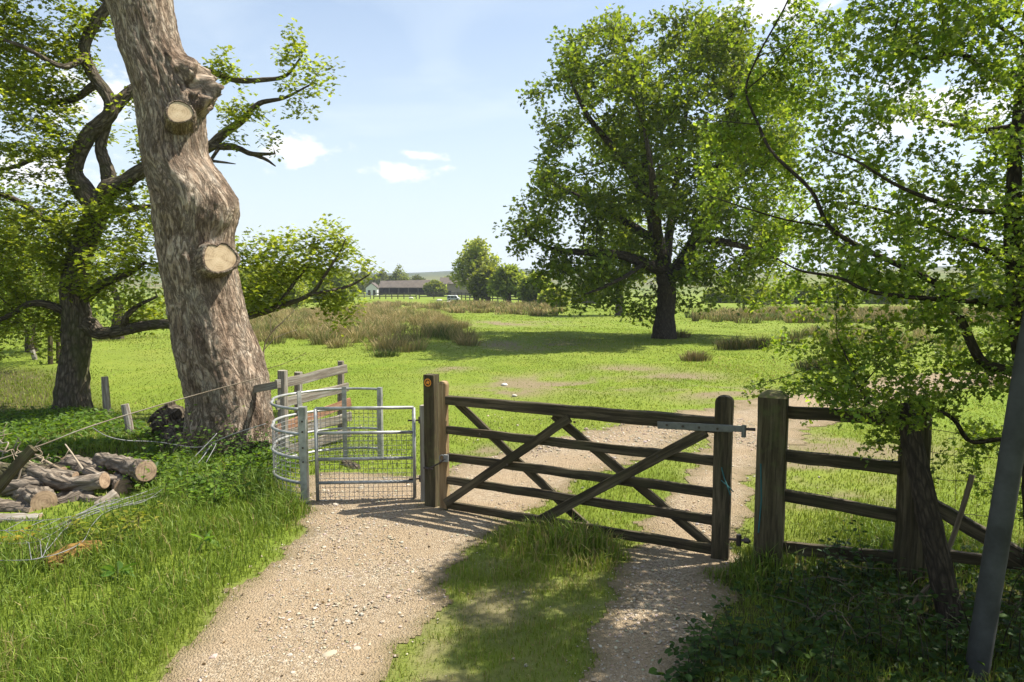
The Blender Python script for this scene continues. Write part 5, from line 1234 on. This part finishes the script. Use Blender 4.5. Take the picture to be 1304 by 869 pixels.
# ------------------------------------------------------------------ left: fence posts, wire, logs, netting
def post_at(px, py, top, w, lab, mt='greywood', lean=0):
    p = G(px, py); t = P(px + lean, top, p[1]); b = MB(); r = w / 2 * p[1] / FPX
    b.tube([p - [0, 0, .15], (p + t) / 2, t], [r * 1.05, r, r * .95], 10, jit=.04)
    o = b.build('fence_post', M[mt], None); tag(o, lab, 'post', 'old fence posts by the wood')
post_at(137, 530, 480, 9, 'round weathered post just right of the crooked oak', lean=-4)
post_at(168, 558, 515, 10, 'leaning short post half way between the two oaks', lean=-9)
post_at(64, 464, 428, 6, 'thin dark post behind the crooked oak', 'post')
post_at(74, 463, 433, 5, 'second thin post close beside the crooked oak trunk', 'post')
post_at(45, 458, 446, 6, 'low stub post at the field edge under the maple', lean=-4)

def make_logs():
    rng = np.random.default_rng(91)
    def log(pts, r, lab, mt='bark_log', cut=(True, True), grp='logs in the felled pile', cat='log', name='log', nn=18):
        if grp: pts = [np.array([0, 0, CAM_H]) + (np.array(p) - [0, 0, CAM_H]) * .95 for p in pts]
        c = catmull(pts, 7); m = len(c); rad = np.full(m, r) if np.isscalar(r) else np.interp(np.linspace(0, 1, m), np.linspace(0, 1, len(r)), r)
        rad = rad * (1 + .05 * np.sin(np.arange(m) * 1.3 + rng.uniform(0, 6)))
        root = thing(name, c[0], lab, cat, grp)
        b = MB(); b.tube(c, rad, nn, jit=.085, seed=int(rng.integers(999))); b.build('bark', M[mt], root, True)
        for on, e, i in ((cut[0], c[0] - c[1], 0), (cut[1], c[-1] - c[-2], -1)):
            if not on: continue
            e = e / np.linalg.norm(e); u = np.cross(e, [0, 0, 1.]); u /= np.linalg.norm(u); w = np.cross(u, e)
            t = np.linspace(0, 2 * PI, 20, endpoint=False); ctr = c[i] + e * .004
            ring = ctr + (np.cos(t) * rad[i] * .93)[:, None] * u + (np.sin(t) * rad[i] * .93)[:, None] * w
            b = MB(); V = np.vstack([ring, ctr[None] + e * .006]); F = np.array([[j, (j + 1) % 20, 20] for j in range(20)]); b.add(V, F, q=V - ctr); b.build('cut_end', M['cutold'], root)
    def gp_(x, y, z=0.0): 
        p = G(x, y); return p
    D = 7.9
    log([P(-40, 632, 8.2), P(20, 622, 8.15), P(62, 617, 8.1)], [.1, .1, .09], 'pale peeled log lying flat on the pile behind the leaning plank')
    log([P(42, 600, 8.3), P(66, 611, 8.1), P(92, 617, 7.95), P(133, 612, 7.9)], [.07, .085, .08, .09], 'curved pale limb log on top of the pile')
    log([P(16, 628, 8.5), P(48, 636, 7.75), P(56, 640, 7.55)], [.12, .13, .125], 'fat round log with its sawn end facing the path')
    log([P(127, 585, 8.7), P(150, 590, 8.4), P(172, 597, 8.1), P(186, 600, 7.9)], [.085, .09, .1, .115], 'knotty log with two sawn ends on the far end of the pile')
    log([P(152, 612, 8.35), P(157, 621, 7.95)], [.1, .105], 'short round log with a pale sawn end under the knotty log')
    log([P(88, 592, 8.9), P(122, 602, 8.6), P(140, 606, 8.5)], [.13, .13, .12], 'grey bark log at the back of the pile')
    log([P(60, 650, 7.75), P(92, 640, 7.8), P(116, 628, 7.95)], [.09, .1, .1], 'split pale log at the front of the pile')
    log([P(78, 640, 7.9), P(104, 622, 8.15), P(128, 616, 8.3)], [.09, .1, .11], 'broken rough log jammed in the middle of the pile')
    log([P(-40, 600, 8.7), P(30, 604, 8.7), P(80, 606, 8.6)], [.13, .13, .12], 'dark log across the back of the pile', 'bark_oak')
    log([P(-60, 655, 7.6), P(10, 650, 7.6), P(45, 652, 7.5)], [.09, .085, .08], 'low pale branch log along the bottom of the pile')
    log([P(-60, 668, 7.2), P(0, 664, 7.2), P(52, 662, 7.25)], [.07, .07, .06], 'grey round timber lying in front of the pile', 'greywood')
    log([P(-20, 640, 7.8), P(30, 646, 7.75), P(70, 640, 7.85)], [.06, .065, .055], 'thin pale branch log low in the pile beside the fat log')
    log([P(30, 612, 8.2), P(62, 604, 8.3), P(96, 606, 8.2)], [.055, .06, .05], 'thin grey branch log crossing behind the curved limb log')
    log([P(98, 632, 7.85), P(124, 640, 7.7), P(146, 634, 7.75)], [.05, .06, .05], 'knobbly small log at the near end of the pile')
    log([P(110, 600, 8.4), P(140, 612, 8.1), P(160, 612, 8.05)], [.05, .06, .05], 'brown branch log under the knotty log')
    log([P(392, 598, 9.3), P(415, 601, 9.25), P(432, 604, 9.3)], [.07, .085, .07], 'brown rotten log lying inside the kissing gate pen', 'bark_log')
    log([P(440, 592, 9.3), P(452, 600, 9.1), P(458, 606, 9.0)], [.08, .09, .06], 'dark broken log end inside the kissing gate pen', 'bark_oak')
    log([P(122, 648, 7.55), P(147, 630, 7.75)], [.06, .06], 'short grey timber stub in front of the pile', 'greywood')
    log([G(58, 726) + [0, 0, .03], G(85, 716) + [0, 0, .05], G(110, 708) + [0, 0, .05], G(136, 702) + [0, 0, .02]], [.06, .085, .08, .05], 'orange mossy rotten log lying in the verge grass', 'bark_moss', (False, False), None)
    log([G(30, 712) + [0, 0, .02], G(60, 706) + [0, 0, .03], G(82, 702) + [0, 0, .02]], [.05, .06, .04], 'small grey rotten log behind the mossy one', 'bark_log', (False, False), None)
    # leaning plank
    b = MB(); b.beam(P(-40, 664, 7.1), P(42, 571, 7.25), .1, .055, up=(0, -1, .3), seg=4, wob=.003, ch=.1); tag(b.build('leaning_plank', M['post'], None), 'dark sawn plank leaning up beside the log pile', 'plank')
    def stick(pts, r, lab):
        b = MB(); c = catmull(pts, 6); b.tube(c, np.linspace(r, r * .5, len(c)), 8, jit=.05); tag(b.build('stick', M['twig'], None, True), lab, 'stick', 'loose sticks on the log pile')
    stick([P(108, 602, 8.0), P(96, 584, 8.1), P(83, 566, 8.2)], .016, 'straight pale stick standing up out of the pile')
    stick([P(95, 608, 8.0), P(70, 594, 8.1), P(45, 580, 8.2)], .022, 'brown stick sloping down from the leaning plank')
    stick([P(20, 632, 7.5), P(55, 627, 7.45), P(66, 632, 7.4), P(72, 664, 7.35)], .014, 'bent white stick hooked over the fat log')
    stick([P(85, 604, 8.3), P(110, 603, 8.2), P(138, 600, 8.1)], .02, 'dark thin stick lying across the pile top')
    # brushwood heap
    rg = np.random.default_rng(95); b = MB()
    for k in range(46):
        s = P(rg.uniform(-60, 45), rg.uniform(575, 618), 8.4 + rg.uniform(-.4, .5)); d = rg.normal(0, 1, 3) * [.7, .4, .3] + [0, 0, .55]; L_ = rg.uniform(.3, .75)
        pts = [s + d * L_ * t * .6 + rg.normal(0, .035, 3) for t in np.linspace(0, 1, 6)]; b.tube(catmull(pts, 3), np.linspace(rg.uniform(.006, .014), .003, 16), 5)
    tag(b.build('brushwood_heap', M['twig'], None, True), 'heap of pale tangled dead brushwood behind the leaning plank', 'brushwood')
    # top wire
    b = MB(); pts = [P(-40, 598, 8.0), P(50, 568, 8.2), P(110, 545, 8.4), P(180, 523, 8.7), P(250, 503, 9.0), P(335, 480, 9.3)]
    c = catmull(pts, 8); b.tube(c, .008, 6); tag(b.build('fence_wire', M['twig'], None, True), 'rusty pale wire stretched from the brushwood to the dead oak', 'wire')
    b = MB(); pts = [P(118, 545, 8.6), P(135, 555, 8.7), P(160, 561, 8.8), P(200, 563, 9.0), P(250, 570, 8.9), P(275, 562, 8.8), P(300, 552, 8.8), P(338, 540, 8.8)]
    b.tube(catmull(pts, 8), .006, 6)
    b.tube(catmull([P(222, 610, 8.3), P(245, 585, 8.5), P(272, 557, 8.75), P(276, 552, 8.8)], 6), .006, 6); b.tube(catmull([P(215, 622, 8.1), P(250, 592, 8.4), P(270, 566, 8.7)], 6), .006, 6); b.tube(catmull([P(258, 578, 8.6), P(275, 565, 8.7), P(262, 590, 8.4)], 6), .005, 6)
    tag(b.build('slack_wire', M['wire'], None, True), 'loose tangled wire hanging round the foot of the dead oak', 'wire')
    # fallen netting
    root = thing('wire_netting', G(100, 690), 'collapsed galvanised stock netting trailing along the verge', 'netting')
    lines = [[(-60, 655, 7.0), (30, 663, 6.9), (90, 658, 7.0), (130, 640, 7.2), (170, 632, 7.4), (212, 616, 7.7)], [(-60, 690, 6.7), (30, 692, 6.65), (60, 684, 6.7), (95, 662, 6.9), (130, 648, 7.05), (180, 640, 7.3), (214, 618, 7.65)],
             [(-60, 713, 6.5), (40, 713, 6.45), (60, 700, 6.55), (85, 672, 6.8), (120, 654, 7.0), (170, 638, 7.3)], [(40, 713, 6.45), (75, 705, 6.5), (105, 690, 6.65), (118, 668, 6.85), (140, 650, 7.1), (200, 632, 7.5)], [(-60, 674, 6.85), (25, 676, 6.8), (70, 672, 6.85), (100, 655, 7.0), (150, 640, 7.3)]]
    cs = []
    for ln in lines:
        b = MB(); c = catmull([np.array([0, 0, CAM_H]) + (G(q[0], q[1]) - [0, 0, CAM_H]) * .945 for q in ln], 8); cs.append(c); b.tube(c, .0036, 6); b.build('line_wire', M['wire'], root, True)
    b = MB()
    for f in (.1, .2, .28, .36, .48, .55, .62, .7, .78, .86, .94):
        pts = [c[int(f * (len(c) - 1))] for c in (cs[0], cs[4], cs[1], cs[2])]; b.tube(pts, .0032, 6)
    b.build('stay_wire', M['wire'], root, True)
make_logs()

# ------------------------------------------------------------------ brambles, nettles, ground cover
def plant_mesh(stem, leaf, base, h, rng, nl, ls, base_c, alt_c, lean=.25, r=.004):
    d = np.append(rng.normal(0, lean, 2), 0); pts = [base + d * h * t * t + [0, 0, h * t] for t in np.linspace(0, 1, 6)]
    pts = np.array(pts); stem.tube(pts, np.linspace(r, r * .4, 6), 5)
    t = np.linspace(.2, 1, nl); i = t * 5; lo = np.minimum(i.astype(int), 4); pos = pts[lo] + (pts[lo + 1] - pts[lo]) * (i - lo)[:, None]
    pos = np.repeat(pos, 2, 0); n = len(pos); a = np.repeat(np.arange(nl) * 1.57 + rng.uniform(0, 3), 2) + np.tile([0, PI], nl) + rng.normal(0, .2, n)
    out = np.column_stack([np.cos(a), np.sin(a), np.full(n, -.1)]); sz = ls * (1.1 - .5 * np.repeat(t, 2))
    leaves(leaf, pos + out * ls * .25, sz, leafcol(n, rng, base_c, alt_c), rng, up=.75, width=1.15, outward=out * 2.5)
NET_SHADED = ((.03, .07, .014), (.07, .125, .018))  # nettle greens with the hawthorn's shade darkened into the colour
def make_plants():
    rng = np.random.default_rng(111)
    spots = [(1040, 800, .45), (1085, 770, .4), (1020, 835, .38), (1100, 830, .45), (905, 845, .3), (935, 838, .42), (1140, 845, .4), (1000, 770, .3), (1055, 735, .4), (1110, 745, .45), (980, 850, .35), (1180, 855, .45), (1270, 850, .55), (1295, 830, .6), (1250, 800, .4), (1300, 780, .5), (895, 868, .3), (1215, 840, .4), (1060, 860, .4), (1150, 790, .35)]
    for i, (x, y, h) in enumerate(spots):
        p = G(x, y); root = thing('nettle_plant', p, 'green nettle growing in the shade below the rail fence', 'plant', 'nettles in the shade of the hawthorn')
        st = MB(); lf = MB()
        for k in range(rng.integers(3, 6)): plant_mesh(st, lf, p + np.append(rng.normal(0, .06, 2), 0), h * rng.uniform(.6, 1.1), rng, 7, .075, *NET_SHADED)
        st.build('stem', M['leaf'] if False else M['bark_thorn'], root); lf.build('leaves', M['leaf'], root)
    # brambles
    for (x, y, n, rad, h, lab, c) in ((240, 590, 16, .38, .75, 'tall bramble spray in front of the dead oak trunk', ((.07, .14, .02), (.15, .23, .03))), (300, 592, 26, .4, .45, 'dense bramble at the right foot of the dead oak', ((.05, .11, .016), (.12, .2, .025))), (205, 625, 22, .4, .35, 'sprawling bramble in front of the log pile end', ((.09, .16, .02), (.18, .26, .03))), (320, 622, 22, .38, .32, 'low bramble beside the steel hoops', ((.07, .14, .018), (.15, .23, .026))), (150, 682, 16, .35, .22, 'yellowing low bramble behind the mossy log', ((.14, .19, .02), (.3, .28, .03))), (265, 640, 24, .42, .3, 'leafy bramble on the verge between logs and path', ((.08, .16, .018), (.17, .26, .028))), (30, 700, 10, .4, .16, 'yellow orange low bramble by the netting', ((.2, .2, .02), (.38, .27, .03)))):
        p = G(x, y); root = thing('bramble_bush', p, lab, 'bramble'); st = MB(); lf = MB()
        for k in range(n):
            q = p + np.append(rng.normal(0, rad * .5, 2), 0); q[2] = float(gz(q[0], q[1])); plant_mesh(st, lf, q, h * rng.uniform(.5, 1.15), rng, 7, .085, *c, lean=.4)
        st.build('stem', M['bark_thorn'], root); lf.build('leaves', M['leaf'], root)
    for (x, y, lab) in ((150, 742, 'broad leaved dock in the middle of the verge grass'), (262, 700, 'broad leaved dock on the verge near the path edge')):
        p = G(x, y); root = thing('dock_plant', p, lab, 'plant', 'docks in the grass'); lf = MB(); n = 9; a = np.linspace(0, 6.28, n) + rng.normal(0, .2, n)
        out = np.column_stack([np.cos(a), np.sin(a), np.full(n, .45)]); leaves(lf, np.tile(p + [0, 0, .08], (n, 1)) + out * .02, .12, leafcol(n, rng, (.08, .17, .025), (.16, .26, .04)), rng, up=.45, width=.75, outward=out * 3); lf.build('leaves', M['leaf'], root)
        st = MB(); st.tube([p, p + [.01, 0, .16]], [.006, .003], 5); st.build('stem', M['leafstem'], root)
    # tall dead stems by the dead oak, right side
    root = thing('bare_sapling', P(332, 470, 10.2), 'thin bare sapling twigs just right of the dead oak', 'sapling'); b = MB(); s = P(333, 500, 10.3); s[2] = float(gz(s[0], s[1]))
    for (pts, r) in (([s, P(335, 455, 10.3), P(345, 425, 10.3), P(362, 408, 10.3), P(375, 395, 10.3)], .012), ([P(337, 445, 10.3), P(352, 430, 10.3), P(378, 420, 10.3)], .007), ([P(345, 425, 10.3), P(345, 405, 10.3), P(355, 390, 10.3)], .006), ([P(340, 470, 10.3), P(365, 462, 10.3), P(390, 450, 10.3)], .006), ([P(345, 425, 10.3), P(362, 410, 10.3), P(380, 408, 10.3)], .005)):
        c = catmull(pts, 5); b.tube(c, np.linspace(r, r * .35, len(c)), 6)
    b.build('stem', M['twig'], root, True)
    # ground cover
    def cover(name, lab, poly, n, ls, c, zmax, dens_noise=True, rg=np.random.default_rng(7)):
        pl = gpoly(poly); lo, hi = pl.min(0), pl.max(0); x = rg.uniform(lo[0], hi[0], n * 4); y = rg.uniform(lo[1], hi[1], n * 4)
        sd = poly_sd(pl, x, y) + .3 * fbm2(x * 1.2, y * 1.2, 70); k = (sd > 0) & (fbm2(x * 1.8, y * 1.8, 71) > -.35); x, y = x[k][:n], y[k][:n]
        hgt = zmax * (.35 + .65 * np.clip(.5 + .6 * fbm2(x * 2.3, y * 2.3, 72), 0, 1)); z = gz(x, y) + hgt * rg.random(len(x)) ** .6
        b = MB(); leaves(b, np.column_stack([x, y, z]), ls, leafcol(len(x), rg, *c), rg, up=.6, width=1.2); tag(b.build(name, M['leaf']), lab, 'undergrowth', kind='stuff')
    cover('undergrowth', 'low nettles and ground ivy under the wood edge', [(-700, 640), (-300, 560), (-100, 530), (60, 528), (130, 535), (230, 570), (330, 580), (372, 610), (340, 640), (240, 650), (130, 615), (30, 605), (-100, 640)], 16000, .07, ((.065, .13, .016), (.15, .23, .028)), .26)
    cover('undergrowth', 'dark leafy undergrowth in the shade of the hawthorn', [(900, 780), (960, 725), (1100, 712), (1304, 705), (1700, 720), (1700, 990), (860, 990)], 5200, .05, NET_SHADED, .17)
    # dead twigs in the shade
    rg = np.random.default_rng(77); b = MB()
    for k in range(34):
        s = G(rg.uniform(1040, 1300), rg.uniform(760, 850)) + [0, 0, rg.uniform(.05, .3)]; d = rg.normal(0, 1, 3) * [1, .6, .35]; d /= np.linalg.norm(d); Ls = rg.uniform(.2, .6)
        pts = [s + d * Ls * t + rg.normal(0, .02, 3) for t in np.linspace(0, 1, 5)]; b.tube(catmull(pts, 3), np.linspace(rg.uniform(.002, .005), .001, 13), 5)
    tag(b.build('twig_tangle', M['dtwig'], None, True), 'tangle of thin dead twigs at the foot of the grey pole', 'twigs')
    b = MB(); n = 900; x = rg.uniform(-3.5, 2.5, n); y = rg.uniform(3.5, 9, n); w = path_w(x, y); k = rg.random(n) < .12 + .2 * w; x, y = x[k], y[k]
    c = leafcol(len(x), rg, (.09, .06, .03), (.22, .15, .07)); leaves(b, np.column_stack([x, y, gz(x, y) + .022]), .028, c, rg, up=.85); tag(b.build('fallen_leaves', M['leaf']), 'dry brown fallen leaves strewn over the path', 'leaves', kind='stuff')
make_plants()

# ------------------------------------------------------------------ haze
def make_haze():
    b = MB(); X, Y0, Y1, z0, z1 = 2590, -13.8, 2590, -6.0, 45.0
    V = np.array([[-X, Y0, z0], [X, Y0, z0], [X, Y1, z0], [-X, Y1, z0], [-X, Y0, z1], [X, Y0, z1], [X, Y1, z1], [-X, Y1, z1]])
    b.add(V, np.array([[0, 3, 2, 1], [4, 5, 6, 7], [0, 1, 5, 4], [1, 2, 6, 5], [2, 3, 7, 6], [3, 0, 4, 7]]))
    m, nt, out = new_mat('thin air'); v = N(nt, 'ShaderNodeVolumePrincipled'); v.inputs['Color'].default_value = (.86, .92, 1, 1); v.inputs['Density'].default_value = .0003; v.inputs['Anisotropy'].default_value = .2
    L(nt, v.outputs[0], out.inputs['Volume'])
    o = b.build('haze', m); tag(o, kind='stuff')
HAZE = True
if HAZE: make_haze()

# ------------------------------------------------------------------ light, sky, camera
SUN_EL = math.radians(57); SUN_AZ = math.atan2(.965, .262)
sv = Vector((math.cos(SUN_EL) * math.sin(SUN_AZ), math.cos(SUN_EL) * math.cos(SUN_AZ), math.sin(SUN_EL)))
sl = bpy.data.lights.new('sun', 'SUN'); sl.energy = 5.0; sl.angle = math.radians(.53); sl.color = (1, .955, .87)
so = bpy.data.objects.new('sun', sl); COL.objects.link(so); so.rotation_euler = sv.to_track_quat('Z', 'Y').to_euler(); so.location = (20, 5, 30)

w = bpy.data.worlds.new('World'); scene.world = w; w.use_nodes = True; nt = w.node_tree; nt.nodes.clear()
out = nt.nodes.new('ShaderNodeOutputWorld'); bg = nt.nodes.new('ShaderNodeBackground'); bg.inputs[1].default_value = .098
sky = nt.nodes.new('ShaderNodeTexSky'); sky.sky_type = 'NISHITA'; sky.sun_disc = False; sky.sun_elevation = SUN_EL; sky.sun_rotation = SUN_AZ; sky.altitude = 120; sky.air_density = 1.0; sky.dust_density = 1.6; sky.ozone_density = 1.2
tc = nt.nodes.new('ShaderNodeTexCoord'); sx = nt.nodes.new('ShaderNodeSeparateXYZ'); L(nt, tc.outputs['Generated'], sx.inputs[0])
az = math_n(nt, 'ARCTAN2', sx.outputs[0], sx.outputs[1]); el = math_n(nt, 'ARCSINE', sx.outputs[2])
nz = N(nt, 'ShaderNodeTexNoise'); nz.inputs['Scale'].default_value = 26; nz.inputs['Detail'].default_value = 7; nz.inputs['Roughness'].default_value = .6
mp = N(nt, 'ShaderNodeMapping'); mp.inputs['Scale'].default_value = (1, 1, 1.8); L(nt, tc.outputs['Generated'], mp.inputs[0]); L(nt, mp.outputs[0], nz.inputs['Vector'])
def cloud(px, py, wx, hy, gain=1.0):
    d = ray(px, py); d /= np.linalg.norm(d); a0 = math.atan2(d[0], d[1]); e0 = math.asin(d[2])
    u = math_n(nt, 'MULTIPLY', math_n(nt, 'SUBTRACT', az, a0), FPX / wx); v = math_n(nt, 'MULTIPLY', math_n(nt, 'SUBTRACT', el, e0), FPX / hy)
    r = math_n(nt, 'SQRT', math_n(nt, 'ADD', math_n(nt, 'MULTIPLY', u, u), math_n(nt, 'MULTIPLY', v, v)))
    f = math_n(nt, 'ADD', math_n(nt, 'SUBTRACT', 1.0, r), math_n(nt, 'MULTIPLY', math_n(nt, 'SUBTRACT', nz.outputs[0], .5), 3.4))
    mr = N(nt, 'ShaderNodeMapRange'); mr.interpolation_type = 'SMOOTHSTEP'; mr.inputs[1].default_value = 0; mr.inputs[2].default_value = .95; mr.inputs[4].default_value = gain; L(nt, f, mr.inputs[0]); return mr.outputs[0]
m_ = None
for c in ((518, 218, 48, 15), (378, 192, 56, 22), (540, 200, 28, 8), (150, 130, 100, 40), (40, 215, 80, 34), (1180, 150, 110, 40), (1000, 10, 90, 26), (1230, 260, 90, 26)):
    k = cloud(*c); m_ = k if m_ is None else math_n(nt, 'MAXIMUM', m_, k)
wisp = N(nt, 'ShaderNodeTexNoise'); wisp.inputs['Scale'].default_value = 2.2; wisp.inputs['Detail'].default_value = 6; wisp.inputs['Roughness'].default_value = .55; wisp.inputs['Distortion'].default_value = .6
mp2 = N(nt, 'ShaderNodeMapping'); mp2.inputs['Scale'].default_value = (1, 1, 3.5); L(nt, tc.outputs['Generated'], mp2.inputs[0]); L(nt, mp2.outputs[0], wisp.inputs['Vector'])
wr = N(nt, 'ShaderNodeMapRange'); wr.inputs[1].default_value = .36; wr.inputs[2].default_value = .72; wr.inputs[3].default_value = .12; wr.inputs[4].default_value = .75; L(nt, wisp.outputs[0], wr.inputs[0])
hz = N(nt, 'ShaderNodeMapRange'); hz.inputs[1].default_value = 0.0; hz.inputs[2].default_value = .5; hz.inputs[3].default_value = .85; hz.inputs[4].default_value = .05; L(nt, el, hz.inputs[0])
c1 = mix(nt, math_n(nt, 'MAXIMUM', wr.outputs[0], hz.outputs[0]), sky.outputs[0], (4.5, 5.15, 5.75))
c2 = mix(nt, m_, c1, (6.3, 6.35, 6.4))
L(nt, c2, bg.inputs[0]); L(nt, bg.outputs[0], out.inputs[0])

cam = bpy.data.cameras.new('camera'); co = bpy.data.objects.new('camera', cam); COL.objects.link(co)
cam.sensor_width = 36; cam.lens = 36 * FPX / 1304; cam.clip_end = 9000; cam.clip_start = .05
co.location = (0, 0, CAM_H); co.rotation_euler = (PI / 2 - PITCH, 0, 0)
scene.camera = co
vs = scene.view_settings; scene.display_settings.display_device = 'sRGB'; vs.view_transform = 'Standard'; vs.look = 'None'; vs.gamma = 1; vs.exposure = 1.0; vs.use_curve_mapping = False
cy = scene.cycles; cy.max_bounces = 6; cy.diffuse_bounces = 4; cy.glossy_bounces = 2; cy.transmission_bounces = 4; cy.transparent_max_bounces = 4; cy.volume_bounces = 0
cy.use_denoising = True; cy.sample_clamp_indirect = 4; cy.caustics_reflective = False; cy.caustics_refractive = False
cy.use_adaptive_sampling = True; cy.adaptive_threshold = .01
try: cy.denoiser = 'OPENIMAGEDENOISE'; cy.denoising_input_passes = 'RGB_ALBEDO_NORMAL'
except Exception: pass
